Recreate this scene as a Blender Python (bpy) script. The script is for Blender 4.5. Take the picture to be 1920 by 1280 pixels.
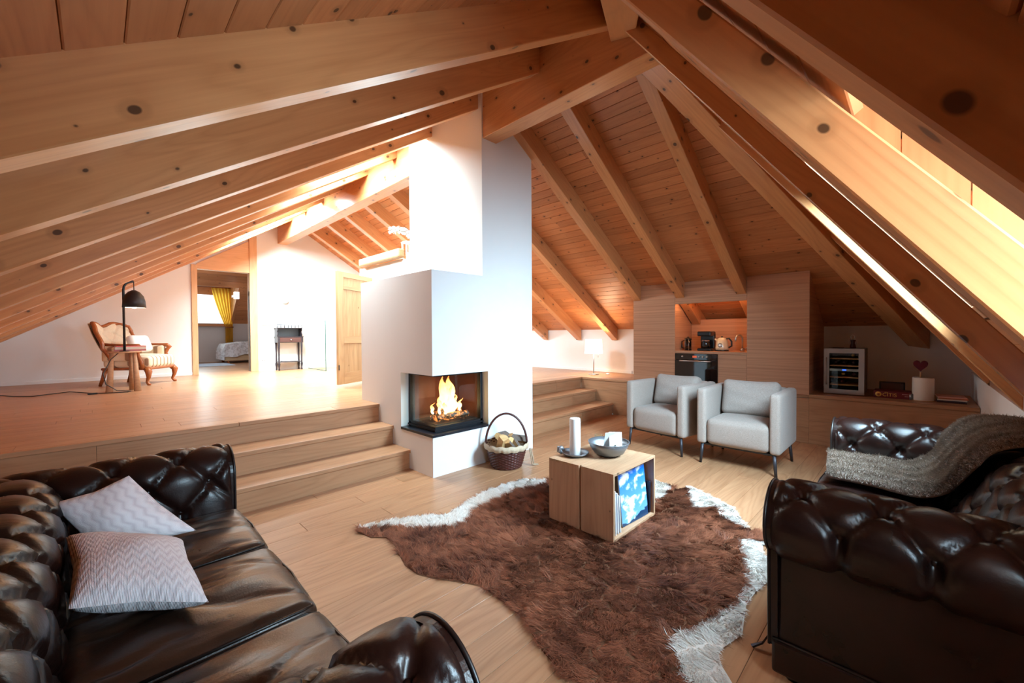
import bpy, bmesh, math, random
import numpy as np
from mathutils import Vector, Matrix

for o in list(bpy.data.objects):
    bpy.data.objects.remove(o)
S = bpy.context.scene
COL = S.collection
random.seed(7)
RNG = np.random.default_rng(7)
PI = math.pi

# ------------------------------------------------------------------ camera, world, lights, exposure
F_PX, YAW, PITCH, ROLL = 768.723, 0.780136740, -0.0170897828, -0.00559687683
CAM = Vector((-2.04125, -2.99625, 1.25))
fw = Vector((math.cos(YAW) * math.cos(PITCH), math.sin(YAW) * math.cos(PITCH), math.sin(PITCH)))
r0 = Vector((math.sin(YAW), -math.cos(YAW), 0.0))
u0 = r0.cross(fw)
rt = math.cos(ROLL) * r0 + math.sin(ROLL) * u0
up = -math.sin(ROLL) * r0 + math.cos(ROLL) * u0
cd = bpy.data.cameras.new('camera')
cam = bpy.data.objects.new('camera', cd)
COL.objects.link(cam)
cam.matrix_world = Matrix(((rt.x, up.x, -fw.x, CAM.x), (rt.y, up.y, -fw.y, CAM.y), (rt.z, up.z, -fw.z, CAM.z), (0, 0, 0, 1)))
cd.sensor_width = 36.0
cd.lens = F_PX * 36.0 / 1920.0
cd.clip_start = 0.02
cd.clip_end = 200
S.camera = cam
S.view_settings.view_transform = 'Standard'
S.view_settings.look = 'None'
S.view_settings.gamma = 1.0
S.view_settings.use_curve_mapping = False
S.view_settings.exposure = -0.78
S.cycles.use_denoising = True
S.cycles.max_bounces = 9
S.cycles.diffuse_bounces = 6
S.cycles.caustics_reflective = False
S.cycles.caustics_refractive = False
S.cycles.sample_clamp_indirect = 6.0

W = bpy.data.worlds.new('daylight')
S.world = W
W.use_nodes = True
_n = W.node_tree.nodes
_bg = _n['Background']
_bg.inputs['Color'].default_value = (0.62, 0.80, 1.0, 1)
_bg.inputs['Strength'].default_value = 4.0

def area(name, loc, target, sx, sy, power, col=(1, 1, 1), spread=180):
    L = bpy.data.lights.new(name, 'AREA')
    L.shape = 'RECTANGLE'
    L.size = sx
    L.size_y = sy
    L.energy = power
    L.color = col
    L.spread = math.radians(spread)
    o = bpy.data.objects.new(name, L)
    COL.objects.link(o)
    o.location = loc
    d = Vector(target) - Vector(loc)
    o.rotation_euler = d.to_track_quat('-Z', 'Y').to_euler()
    return o

DAY = (0.60, 0.79, 1.0)
SOFT = (0.82, 0.92, 1.0)
area('dormer_daylight', (-1.14, -3.95, 1.75), (-1.45, -1.5, 0.5), .6, 0.7, 185, DAY)
area('dormer_low_fill', (-1.14, -3.68, 1.15), (-1.1, -2.7, 1.4), .45, 0.6, 75, DAY)  # low fill lamp added to brighten rafter undersides and the rafter beside the dormer
area('end_window_daylight', (0.88, -3.09, 1.91), (1.05, -2.29, 1.31), 0.88, 1.0, 270, DAY, 125)
area('left_skylight_rear', (-0.27, 4.6, 3.48), (0.25, 4.6, 2.67), 1.6, 1.0, 1700, SOFT)
area('left_skylight_middle', (-0.27, 1.65, 3.48), (0.25, 1.65, 2.67), 1.3, 1.0, 700, SOFT)
area('right_fill_light', (2.75, 3.1, 2.95), (1.4, 2.6, 0.8), 1.6, 1.3, 800, SOFT)  # fill lamp added above the hidden opening to brighten the lamp alcove
area('bedroom_daylight', (-0.6, 11.5, 2.1), (-0.4, 9.0, 1.2), 1.6, 0.8, 110, SOFT)

# ------------------------------------------------------------------ materials
def srgb(r, g, b, a=1.0):
    f = lambda c: (c / 255.0 / 12.92) if c / 255.0 <= 0.04045 else ((c / 255.0 + 0.055) / 1.055) ** 2.4
    return (f(r), f(g), f(b), a)

class NT:
    def __init__(s, name):
        s.m = bpy.data.materials.new(name)
        s.m.use_nodes = True
        s.t = s.m.node_tree
        s.b = s.t.nodes['Principled BSDF']
    def n(s, typ, **kw):
        x = s.t.nodes.new(typ)
        for k, v in kw.items():
            setattr(x, k, v)
        return x
    def l(s, a, b):
        s.t.links.new(a, b)
    def val(s, sock, v):
        if hasattr(v, 'is_linked') or isinstance(v, bpy.types.NodeSocket):
            s.l(v, sock)
        else:
            sock.default_value = v
    def math(s, op, a, b=0.0, c=None):
        x = s.n('ShaderNodeMath', operation=op)
        s.val(x.inputs[0], a)
        s.val(x.inputs[1], b)
        if c is not None:
            s.val(x.inputs[2], c)
        return x.outputs[0]
    def mix(s, f, a, b):
        x = s.n('ShaderNodeMix', data_type='RGBA')
        s.val(x.inputs[0], f)
        s.val(x.inputs[6], a)
        s.val(x.inputs[7], b)
        return x.outputs[2]
    def noise(s, vec, scale, detail=3, dist=0.0, rough=0.5):
        x = s.n('ShaderNodeTexNoise')
        s.l(vec, x.inputs['Vector'])
        x.inputs['Scale'].default_value = scale
        x.inputs['Detail'].default_value = detail
        x.inputs['Distortion'].default_value = dist
        x.inputs['Roughness'].default_value = rough
        return x.outputs[0]
    def mapv(s, vec, sc, loc=(0, 0, 0)):
        x = s.n('ShaderNodeMapping')
        s.l(vec, x.inputs['Vector'])
        x.inputs['Scale'].default_value = sc
        x.inputs['Location'].default_value = loc
        return x.outputs[0]
    def ramp(s, f, *stops):
        x = s.n('ShaderNodeValToRGB')
        s.l(f, x.inputs[0])
        e = x.color_ramp.elements
        while len(e) < len(stops):
            e.new(0.5)
        for i, (p, c) in enumerate(stops):
            e[i].position = p
            e[i].color = c
        return x.outputs[0]
    def bump(s, h, strength, dist=0.01):
        x = s.n('ShaderNodeBump')
        x.inputs['Strength'].default_value = strength
        x.inputs['Distance'].default_value = dist
        s.l(h, x.inputs['Height'])
        s.l(x.outputs[0], s.b.inputs['Normal'])
    def obj(s):
        tc = s.n('ShaderNodeTexCoord')
        return tc.outputs['Object']
    def rnd(s):
        return s.n('ShaderNodeObjectInfo').outputs['Random']

def plain(name, col, rough=0.5, metal=0.0, coat=0.0, spec=0.5, noise=0.0):
    k = NT(name)
    k.b.inputs['Roughness'].default_value = rough
    k.b.inputs['Metallic'].default_value = metal
    k.b.inputs['Coat Weight'].default_value = coat
    k.b.inputs['Specular IOR Level'].default_value = spec
    v = k.obj()
    nz = k.noise(v, 9.0, 3)
    c2 = tuple(min(1, x * (1 - max(noise, 0.04))) for x in col[:3]) + (1,)
    k.l(k.mix(nz, col, c2), k.b.inputs['Base Color'])
    return k.m

def wood(name, light, dark, knots=0.0, rough=0.42, vary=0.10, grain=1.0, knot_scale=2.4, spec=0.4, cath=0.35, straight=False):
    k = NT(name)
    v = k.obj()
    rn = k.rnd()
    cx = k.n('ShaderNodeCombineXYZ')
    k.l(k.math('MULTIPLY', rn, 37.0), cx.inputs[0])
    k.l(k.math('MULTIPLY', rn, 91.0), cx.inputs[1])
    k.l(k.math('MULTIPLY', rn, 53.0), cx.inputs[2])
    va = k.n('ShaderNodeVectorMath', operation='ADD')
    k.l(v, va.inputs[0])
    k.l(cx.outputs[0], va.inputs[1])
    p = va.outputs[0]
    n1 = k.noise(k.mapv(p, (0.12, 16.0, 16.0) if straight else (0.5, 7.0, 7.0)), 2.0, 4, 0.1 if straight else 0.8)
    n2 = k.noise(k.mapv(p, (2.2, 95.0, 95.0)), 1.0, 3, 0.2)
    # growth rings: sharp-edged sine of a stretched noise gives cathedral figures
    n3 = k.noise(k.mapv(p, (0.06, 6.0, 6.0) if straight else (0.55, 5.0, 5.0)), 1.0, 1.5, 0.15)
    rg = k.math('PINGPONG', k.math('MULTIPLY', n3, 16.0), 0.5)
    rg = k.math('POWER', k.math('MULTIPLY', rg, 2.0), 2.0)
    f = k.math('ADD', k.math('MULTIPLY', n1, 0.55), k.math('MULTIPLY', n2, 0.35 * grain))
    f = k.math('ADD', f, k.math('MULTIPLY', rg, cath * 0.45))
    colr = k.ramp(f, (0.25, light), (0.95, dark))
    # per-piece value shift
    hsv = k.n('ShaderNodeHueSaturation')
    k.l(colr, hsv.inputs['Color'])
    k.l(k.math('ADD', 1.0 - vary, k.math('MULTIPLY', rn, 2 * vary)), hsv.inputs['Value'])
    out = hsv.outputs[0]
    if knots > 0:
        sp = k.n('ShaderNodeSeparateXYZ')
        k.l(p, sp.inputs[0])
        wob = k.noise(p, 11.0, 2)
        cb = k.n('ShaderNodeCombineXYZ')
        k.l(k.math('ADD', k.math('MULTIPLY', sp.outputs[0], 0.72), k.math('MULTIPLY', wob, 0.012)), cb.inputs[0])
        k.l(k.math('ADD', sp.outputs[1], sp.outputs[2]), cb.inputs[1])
        vo = k.n('ShaderNodeTexVoronoi', voronoi_dimensions='2D')
        k.l(cb.outputs[0], vo.inputs['Vector'])
        vo.inputs['Scale'].default_value = knot_scale
        sc = k.n('ShaderNodeSeparateColor')
        k.l(vo.outputs['Color'], sc.inputs[0])
        rad = k.math('MULTIPLY', k.math('SUBTRACT', sc.outputs[0], 1.0 - knots), 0.10)
        dk = k.n('ShaderNodeMapRange')
        k.l(k.math('SUBTRACT', rad, vo.outputs['Distance']), dk.inputs[0])
        dk.inputs[1].default_value = -0.004
        dk.inputs[2].default_value = 0.016
        halo = k.n('ShaderNodeMapRange')
        k.l(k.math('SUBTRACT', k.math('MULTIPLY', rad, 2.6), vo.outputs['Distance']), halo.inputs[0])
        halo.inputs[1].default_value = 0.0
        halo.inputs[2].default_value = 0.06
        out = k.mix(k.math('MULTIPLY', halo.outputs[0], 0.28), out, tuple(x * 0.55 for x in dark[:3]) + (1,))
        out = k.mix(k.math('MULTIPLY', dk.outputs[0], 0.88), out, (0.050, 0.020, 0.010, 1))
    k.l(out, k.b.inputs['Base Color'])
    k.b.inputs['Roughness'].default_value = rough
    k.b.inputs['Specular IOR Level'].default_value = spec
    k.bump(f, 0.12, 0.004)
    return k.m

def plaster(name, col):
    k = NT(name)
    v = k.obj()
    a = k.noise(v, 60.0, 4)
    b = k.noise(v, 3.0, 2)
    k.l(k.mix(b, col, tuple(x * 0.96 for x in col[:3]) + (1,)), k.b.inputs['Base Color'])
    k.b.inputs['Roughness'].default_value = 0.85
    k.bump(a, 0.08, 0.004)
    return k.m

def leather(name, c1, c2, spec=0.5):
    k = NT(name)
    v = k.obj()
    big = k.noise(v, 4.5, 4, 0.6)
    wr = k.noise(k.mapv(v, (16.0, 5.0, 9.0)), 1.0, 3, .7)
    fine = k.noise(v, 220.0, 2)
    f = k.math('ADD', k.math('MULTIPLY', big, 0.8), k.math('MULTIPLY', wr, 0.3))
    k.l(k.ramp(f, (0.35, c1), (0.78, c2)), k.b.inputs['Base Color'])
    k.l(k.math('ADD', 0.20, k.math('MULTIPLY', big, 0.20)), k.b.inputs['Roughness'])
    k.b.inputs['Specular IOR Level'].default_value = spec
    h = k.math('ADD', k.math('MULTIPLY', wr, 1.0), k.math('MULTIPLY', fine, 0.12))
    k.bump(h, 0.28, 0.010)
    return k.m

def fabric(name, c1, c2, scale=420.0, rough=0.9, bump=0.25):
    k = NT(name)
    v = k.obj()
    a = k.noise(k.mapv(v, (1, 1, 0.35)), scale, 2)
    b = k.noise(k.mapv(v, (0.35, 0.35, 1)), scale, 2)
    f = k.math('MULTIPLY', k.math('ADD', a, b), 0.5)
    k.l(k.ramp(f, (0.35, c2), (0.65, c1)), k.b.inputs['Base Color'])
    k.b.inputs['Roughness'].default_value = rough
    k.b.inputs['Sheen Weight'].default_value = 0.15
    k.bump(f, bump, 0.003)
    return k.m

def emit(name, col, strength):
    k = NT(name)
    k.b.inputs['Base Color'].default_value = col
    k.b.inputs['Emission Color'].default_value = col
    k.b.inputs['Emission Strength'].default_value = strength
    return k.m

def glass(name, tint=(0.95, 1.0, 0.98, 1), rough=0.0):
    # thin architectural pane: mostly clear with a Fresnel reflection
    k = NT(name)
    t = k.t
    t.nodes.remove(k.b)
    out = [x for x in t.nodes if x.type == 'OUTPUT_MATERIAL'][0]
    tr = k.n('ShaderNodeBsdfTransparent')
    tr.inputs[0].default_value = tint
    gl = k.n('ShaderNodeBsdfGlossy')
    gl.inputs['Roughness'].default_value = rough
    lw = k.n('ShaderNodeLayerWeight')
    lw.inputs[0].default_value = 0.5
    fr = k.math('ADD', 0.035, k.math('MULTIPLY', k.math('POWER', lw.outputs['Facing'], 4.0), 0.8))
    mx = k.n('ShaderNodeMixShader')
    k.l(fr, mx.inputs[0])
    k.l(tr.outputs[0], mx.inputs[1])
    k.l(gl.outputs[0], mx.inputs[2])
    k.l(mx.outputs[0], out.inputs[0])
    return k.m

M = {}
M['beam'] = wood('pine_beam', srgb(214, 154, 102), srgb(176, 112, 66), knots=0.92, rough=0.28, vary=0.08, knot_scale=5.4, spec=0.6)
M['board'] = wood('pine_board', srgb(206, 140, 92), srgb(168, 102, 60), knots=0.75, rough=0.45, vary=0.14, knot_scale=7.0)
M['oak'] = wood('oak_plank', srgb(190, 143, 106), srgb(148, 100, 68), rough=0.34, vary=0.10, cath=0.5)
M['oak_step'] = wood('oak_step', srgb(188, 142, 106), srgb(150, 104, 72), rough=0.40, vary=0.07, cath=0.4)
M['veneer'] = wood('larch_veneer', srgb(204, 154, 120), srgb(146, 98, 72), rough=0.5, vary=0.03, grain=0.7, cath=0.5, straight=True)
M['trim'] = wood('larch_trim', srgb(226, 180, 138), srgb(196, 146, 104), rough=0.5, vary=0.04)
M['oldpine'] = wood('old_pine', srgb(196, 160, 118), srgb(150, 110, 74), knots=0.4, rough=0.5, vary=0.04, knot_scale=4.0)
M['crate'] = wood('crate_pine', srgb(200, 160, 126), srgb(156, 114, 84), knots=0.45, rough=0.6, vary=0.08, knot_scale=5.0)
M['white'] = plaster('white_plaster', srgb(238, 238, 238))
M['taupe'] = plaster('taupe_plaster', srgb(206, 196, 190))
M['ext'] = plain('roof_sheathing', srgb(120, 90, 64), 0.9)
M['leather'] = leather('brown_leather', srgb(13, 6, 5), srgb(38, 18, 14), 0.36)
M['leather_seat'] = leather('worn_brown_leather', srgb(30, 19, 14), srgb(72, 50, 38))
M['piping'] = plain('dark_piping', srgb(24, 14, 12), 0.4)
M['grey_fabric'] = fabric('warm_grey_upholstery', srgb(172, 157, 147), srgb(138, 124, 115))
M['grey_cushion'] = fabric('grey_cushion_cloth', srgb(174, 161, 152), srgb(146, 133, 125), 300)
M['knit'] = None
M['black_metal'] = plain('black_metal', srgb(34, 34, 38), 0.45, 0.3)
M['leg_metal'] = plain('dark_grey_metal', srgb(62, 62, 68), 0.4, 0.5)
M['steel'] = plain('brushed_steel', srgb(190, 190, 192), 0.28, 1.0)
M['pewter'] = plain('pewter', srgb(138, 142, 148), 0.42, 0.75)
M['black'] = plain('black_plastic', srgb(16, 16, 18), 0.3)
M['darkglass'] = plain('black_glass', srgb(8, 9, 12), 0.06, 0.0, 0.6)
M['slate'] = plain('black_slate', srgb(34, 38, 46), 0.28, 0.0, 0.2)
M['wax'] = plain('white_wax', srgb(245, 242, 238), 0.5)
M['paper'] = plain('white_paper', srgb(240, 240, 238), 0.7)
M['cream'] = plain('cream_enamel', srgb(228, 204, 168), 0.3, 0.0, 0.4)
M['glass'] = glass('clear_glass')
M['glass_green'] = plain('green_glass_edge', srgb(58, 92, 88), 0.2)
M['shade_lit'] = emit('lit_lamp_shade', (1.0, 0.86, 0.66, 1), 5.0)
M['skin_white'] = plain('white_enamel', srgb(240, 240, 240), 0.3)

# ------------------------------------------------------------------ helpers
def link(o, parent=None):
    COL.objects.link(o)
    if parent is not None:
        o.parent = parent
    return o

def thing(name, label, cat, loc=(0, 0, 0), rotz=0.0, group=None):
    o = bpy.data.objects.new(name, None)
    o.empty_display_size = 0.1
    COL.objects.link(o)
    o.location = loc
    o.rotation_euler = (0, 0, rotz)
    tag(o, label, cat, group)
    return o

def tag(o, label, cat, group=None):
    o['label'] = label
    o['category'] = cat
    if group:
        o['group'] = group
    return o

def struct(o):
    o['kind'] = 'structure'
    return o

def stuff(o):
    o['kind'] = 'stuff'
    return o

def mk(name, verts, faces, mat, parent=None, smooth=False):
    me = bpy.data.meshes.new(name)
    me.from_pydata([tuple(v) for v in verts], [], [tuple(f) for f in faces])
    me.update()
    if mat is not None:
        me.materials.append(mat)
    if smooth:
        me.polygons.foreach_set('use_smooth', [True] * len(me.polygons))
    return link(bpy.data.objects.new(name, me), parent)

def from_bm(name, bm, mat, parent=None, smooth=False, loc=None, rot=None):
    me = bpy.data.meshes.new(name)
    bm.normal_update()
    bm.to_mesh(me)
    bm.free()
    if mat is not None:
        me.materials.append(mat)
    if smooth:
        me.polygons.foreach_set('use_smooth', [True] * len(me.polygons))
    o = link(bpy.data.objects.new(name, me), parent)
    if loc is not None:
        o.location = loc
    if rot is not None:
        o.rotation_euler = rot
    return o

def box_bm(sx, sy, sz, bevel=0.0, seg=2):
    bm = bmesh.new()
    bmesh.ops.create_cube(bm, size=1.0)
    for v in bm.verts:
        v.co = Vector((v.co.x * sx, v.co.y * sy, v.co.z * sz))
    if bevel > 0:
        bmesh.ops.bevel(bm, geom=list(bm.edges), offset=min(bevel, 0.49 * min(sx, sy, sz)), segments=seg, profile=0.5, affect='EDGES')
    return bm

GR = {'x': (0, 0, 0), 'y': (0, 0, PI / 2), 'z': (0, -PI / 2, 0)}
def box(name, lo, hi, mat, parent=None, bevel=0.0, grain='x', seg=2, smooth=False):
    """axis-aligned box; grain says which world axis the local X (wood grain) follows"""
    lo, hi = Vector(lo), Vector(hi)
    c = (lo + hi) / 2
    d = hi - lo
    if grain == 'x':
        s = (d.x, d.y, d.z)
    elif grain == 'y':
        s = (d.y, d.x, d.z)
    else:
        s = (d.z, d.y, d.x)
    return from_bm(name, box_bm(*s, bevel, seg), mat, parent, smooth, c, GR[grain])

def prism(name, p0, p1, sec, mat, parent=None, side=None, cut0=None, cut1=None):
    """beam from p0 to p1 (bottom centre line); sec=(width, height); side = horizontal width axis.
    ends may be cut by vertical planes given as (axis, value)"""
    p0, p1 = Vector(p0), Vector(p1)
    ex = (p1 - p0).normalized()
    ey = Vector(side).normalized() if side is not None else Vector((0, 0, 1)).cross(ex).normalized()
    ez = ex.cross(ey).normalized()
    if ez.z < 0:
        ez = -ez
        ey = -ey
    w, h = sec
    pts = []
    for (p, cut) in ((p0, cut0), (p1, cut1)):
        for a, b in ((-1, 0), (1, 0), (1, 1), (-1, 1)):
            q = p + ey * (a * w / 2) + ez * (b * h)
            if cut is not None:
                ax, vv = cut
                t = (vv - q[ax]) / ex[ax]
                q = q + ex * t
            pts.append(q)
    mid = (p0 + p1) / 2
    R = Matrix((ex, ey, ez)).transposed()
    Ri = R.transposed()
    loc = [Ri @ (q - mid) for q in pts]
    bm = bmesh.new()
    vs = [bm.verts.new(q) for q in loc]
    for f in ((3, 2, 1, 0), (4, 5, 6, 7), (0, 1, 5, 4), (1, 2, 6, 5), (2, 3, 7, 6), (3, 0, 4, 7)):
        bm.faces.new([vs[i] for i in f])
    bmesh.ops.recalc_face_normals(bm, faces=list(bm.faces))
    bmesh.ops.bevel(bm, geom=list(bm.edges), offset=0.004, segments=1, affect='EDGES')
    o = from_bm(name, bm, mat, parent)
    o.matrix_local = Matrix.Translation(mid) @ R.to_4x4()
    return o

def lathe(name, prof, mat, parent=None, seg=32, loc=(0, 0, 0), smooth=True, rot=None, sx=1.0, sy=1.0):
    verts, faces = [], []
    n = len(prof)
    for i in range(seg):
        a = 2 * PI * i / seg
        for (r, z) in prof:
            verts.append((r * math.cos(a) * sx, r * math.sin(a) * sy, z))
    for i in range(seg):
        j = (i + 1) % seg
        for q in range(n - 1):
            faces.append((i * n + q, j * n + q, j * n + q + 1, i * n + q + 1))
    bm = bmesh.new()
    vs = [bm.verts.new(v) for v in verts]
    for f in faces:
        try:
            bm.faces.new([vs[k] for k in f])
        except ValueError:
            pass
    bmesh.ops.remove_doubles(bm, verts=list(bm.verts), dist=1e-5)
    bmesh.ops.recalc_face_normals(bm, faces=list(bm.faces))
    return from_bm(name, bm, mat, parent, smooth, loc, rot)

def tube(name, pts, rad, mat, parent=None, seg=8, smooth=True, closed=False):
    """round tube through pts; rad scalar or list"""
    P = [Vector(p) for p in pts]
    n = len(P)
    rr = rad if isinstance(rad, (list, tuple)) else [rad] * n
    verts, faces = [], []
    prev = None
    for i in range(n):
        a = P[(i - 1) % n] if (closed or i > 0) else P[i]
        b = P[(i + 1) % n] if (closed or i < n - 1) else P[i]
        t = (b - a).normalized()
        if prev is None:
            ref = Vector((0, 0, 1)) if abs(t.z) < 0.9 else Vector((1, 0, 0))
            nx = t.cross(ref).normalized()
        else:
            nx = (prev - t * prev.dot(t)).normalized()
        prev = nx
        ny = t.cross(nx)
        for k in range(seg):
            an = 2 * PI * k / seg
            verts.append(P[i] + (nx * math.cos(an) + ny * math.sin(an)) * rr[i])
    m = n if closed else n - 1
    for i in range(m):
        for k in range(seg):
            a0, b0 = i * seg + k, i * seg + (k + 1) % seg
            a1, b1 = ((i + 1) % n) * seg + k, ((i + 1) % n) * seg + (k + 1) % seg
            faces.append((a0, b0, b1, a1))
    if not closed:
        faces.append(tuple(range(seg - 1, -1, -1)))
        faces.append(tuple(range((n - 1) * seg, n * seg)))
    return mk(name, verts, faces, mat, parent, smooth)

def grid(name, P, mat, parent=None, smooth=True, cu=False, cv=False, flip=False):
    """P: (nu, nv, 3) array of points"""
    P = np.asarray(P, float)
    nu, nv = P.shape[:2]
    idx = np.arange(nu * nv).reshape(nu, nv)
    if cu:
        idx = np.vstack([idx, idx[:1]])
    if cv:
        idx = np.hstack([idx, idx[:, :1]])
    a = idx[:-1, :-1].ravel(); b = idx[1:, :-1].ravel(); c = idx[1:, 1:].ravel(); d = idx[:-1, 1:].ravel()
    q = np.stack([a, d, c, b] if flip else [a, b, c, d], 1)
    return npmesh(name, P.reshape(-1, 3), q, mat, parent, smooth)

def npmesh(name, V, Q, mat, parent=None, smooth=True):
    me = bpy.data.meshes.new(name)
    V = np.asarray(V, np.float32)
    Q = np.asarray(Q, np.int32)
    k = Q.shape[1]
    me.vertices.add(len(V))
    me.vertices.foreach_set('co', V.ravel())
    me.loops.add(Q.size)
    me.loops.foreach_set('vertex_index', Q.ravel())
    me.polygons.add(len(Q))
    me.polygons.foreach_set('loop_start', np.arange(0, Q.size, k, dtype=np.int32))
    me.polygons.foreach_set('loop_total', np.full(len(Q), k, np.int32))
    if smooth:
        me.polygons.foreach_set('use_smooth', np.ones(len(Q), bool))
    me.update(calc_edges=True)
    me.validate()
    if mat is not None:
        me.materials.append(mat)
    return link(bpy.data.objects.new(name, me), parent)

def dup(o, parent=None, loc=None, rot=None):
    c = o.copy()
    COL.objects.link(c)
    if parent is not None:
        c.parent = parent
    if loc is not None:
        c.location = loc
    if rot is not None:
        c.rotation_euler = rot
    return c

def dup_tree(root, loc, rotz, label):
    r = root.copy()
    COL.objects.link(r)
    r.location = loc
    r.rotation_euler = (0, 0, rotz)
    r['label'] = label
    for ch in list(root.children):
        c = ch.copy()
        COL.objects.link(c)
        c.parent = r
        for g in list(ch.children):
            d = g.copy()
            COL.objects.link(d)
            d.parent = c
    return r
# ------------------------------------------------------------------ setting: dimensions
XL, XR, YN, YF = -3.3, 4.62, -3.37, 6.4          # left, back(right), near and far walls
ZP = 0.5425                                       # raised floor
XK = 3.6                                          # front plane of kitchen, bench and platform side
ZE0 = 1.085
APEX, RX = 3.73, 0.69                             # underside of roof boards at the ridge
SLL, SLR, SLE = 0.64, 0.61, 1.335                 # left, right and end roof pitches
def zl(x): return APEX - SLL * (RX - x)
def zr(x): return APEX - SLR * (x - RX)
def ze(y): return ZE0 + SLE * (y - YN)
YH = YN + (APEX - ZE0) / SLE                     # where the end slope reaches the ridge
def hipl(x): return YH - (SLL / SLE) * (RX - x)
def hipr(x): return YH - (SLR / SLE) * (x - RX)

# ---- floor: slab with planks as parts
floor = box('floor', (XL - .1, YN - .1, -0.12), (XR + .1, 0.42, -0.016), M['ext'])
struct(floor)
def planks(parent, x0, x1, y0, y1, z, w, mat, lmin=1.6, lmax=2.6):
    y = y0
    inv = Vector(parent.location)
    while y < y1 - 0.01:
        yy = min(y + w, y1)
        x = x0 - random.uniform(0, 1.4)
        while x < x1:
            L = random.uniform(lmin, lmax)
            a, b = max(x, x0), min(x + L, x1)
            if b - a > 0.05:
                o = from_bm('plank', box_bm(b - a - 0.0016, yy - y - 0.0016, 0.016, 0.0012, 1), mat, parent)
                o.location = Vector(((a + b) / 2, (y + yy) / 2, z - 0.008)) - inv
            x += L
        y = yy
planks(floor, XL, XK, YN, 0.40, 0.0, 0.165, M['oak'])

upper = box('floor', (XL - .1, 0.99, ZP - 0.12), (XR + .1, 11.0, ZP - 0.016), M['ext'])
struct(upper)
planks(upper, XL, XR, 0.985, 6.4, ZP, 0.165, M['oak'])
planks(upper, -1.6, 2.1, 6.4, 10.8, ZP, 0.22, M['oak'], 3, 4)

# ---- steps either side of the fireplace
def stairs(label, x0, x1, seed):
    random.seed(seed)
    t = thing('steps', label, 'steps', (x0, 0.38, 0))
    h = ZP / 3
    ys = (0.0, 0.305, 0.59)
    for k in range(3):
        box('leak_block', (0.001, ys[k] + .021, h * k - (.0 if k else 0)), (x1 - x0 - .001, .604, h * (k + 1) - .033), M['ext'], t)  # unseen block added behind the risers to stop light leaking through gaps
    for k in range(3):
        y0, y1 = ys[k], (ys[k + 1] if k < 2 else 0.62)
        z1 = h * (k + 1)
        th = 0.032
        # tread boards
        x = 0.0
        wtot = x1 - x0
        cuts = [0.0] + sorted(random.uniform(0.25, 0.85) * wtot for _ in range(1)) + [wtot]
        for a, b in zip(cuts[:-1], cuts[1:]):
            box('tread', (a + .0008, y0 - 0.022, z1 - th), (b - .0008, y1 + 0.02 if k < 2 else 0.605, z1), M['oak_step'], t, 0.003)
        cuts = [0.0] + [random.uniform(0.35, 0.75) * wtot] + [wtot]
        for a, b in zip(cuts[:-1], cuts[1:]):
            box('riser', (a + .0008, y0, h * k), (b - .0008, y0 + 0.02, z1 - th), M['oak_step'], t, 0.001)
    return t
stairs('three wide oak steps rising on the left of the white fireplace', XL, -0.002, 3)
stairs('three oak steps rising between the fireplace and the raised oak side', 1.302, XK - 0.018, 5)

# ---- walls
def wall(name, lo, hi, mat=None):
    return struct(box(name, lo, hi, mat or M['white']))
wall('wall_back', (XR, YN - .3, 0), (XR + .12, YF + .1, 1.36))
wall('wall_left', (XL - .12, YN - .3, 0), (XL, YF + .1, 1.3))
# near knee wall under the steep end slope, with a plain ledge on top
YW = YN - .04
nw = wall('wall_near', (XL, YN - .16, 0), (XR, YW, 0.80))
box('wall_cap', (XL - nw.location.x, YN - .3 - nw.location.y, 0.80 - nw.location.z), (XR - nw.location.x, YW - nw.location.y, 0.815 - nw.location.z), M['white'], nw)

# far wall as polygon slabs around the doorway
def slab(name, poly, y0, y1, mat, parent=None):
    n = len(poly)
    v = [(x, y0, z) for x, z in poly] + [(x, y1, z) for x, z in poly]
    f = [tuple(range(n)), tuple(range(2 * n - 1, n - 1, -1))]
    for i in range(n):
        j = (i + 1) % n
        f.append((j, i, n + i, n + j))
    return mk(name, v, f, mat, parent)
DX0, DX1, DZ = -0.745, 0.085, 2.49
wf = struct(slab('wall_far', [(XL, 0), (DX0, 0), (DX0, zl(DX0)), (XL, zl(XL))], YF, YF + .14, M['white']))
slab('wall_far', [(DX1, 0), (XR, 0), (XR, zr(XR)), (RX, APEX), (DX1, zl(DX1))], YF, YF + .14, M['white'], wf)
slab('wall_far', [(DX0, DZ), (DX1, DZ), (DX1, zl(DX1)), (DX0, zl(DX0))], YF + 0.03, YF + .14, M['white'], wf)
# door casing
dr = struct(thing('door_1', '', '', (0, 0, 0)))
del dr['label'], dr['category']
box('door_post', (DX0 - .085, YF - .035, ZP), (DX0, YF + .16, zl(DX0 - .085) - .2), M['trim'], dr, .003, 'z')
box('door_post', (DX1, YF - .035, ZP), (DX1 + .13, YF + .16, zl(DX1) - 0.12), M['trim'], dr, .003, 'z')
slab('lintel_panel', [(DX0, DZ), (DX1, DZ), (DX1, zl(DX1) - .23), (DX0, zl(DX0) - .23)], YF - .01, YF + .03, M['trim'], dr)
# skirting on far and back walls
struct(box('baseboard_far', (XL, YF - .014, ZP), (DX0 - .086, YF, ZP + .05), M['white'], None, .003))
struct(box('baseboard_back', (XR - .014, 0.6, ZP), (XR, YF, ZP + .05), M['white'], None, .003))

# ---- roof: sheathing (top-level), boards, rafters, hips and ridge as parts
def poly_sheet(name, pts, off, mat, parent=None):
    n = len(pts)
    v = list(pts) + [tuple(Vector(p) + Vector(off)) for p in pts]
    f = [tuple(range(n)), tuple(range(2 * n - 1, n - 1, -1))]
    for i in range(n):
        j = (i + 1) % n
        f.append((j, i, n + i, n + j))
    return mk(name, v, f, mat, parent)

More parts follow.
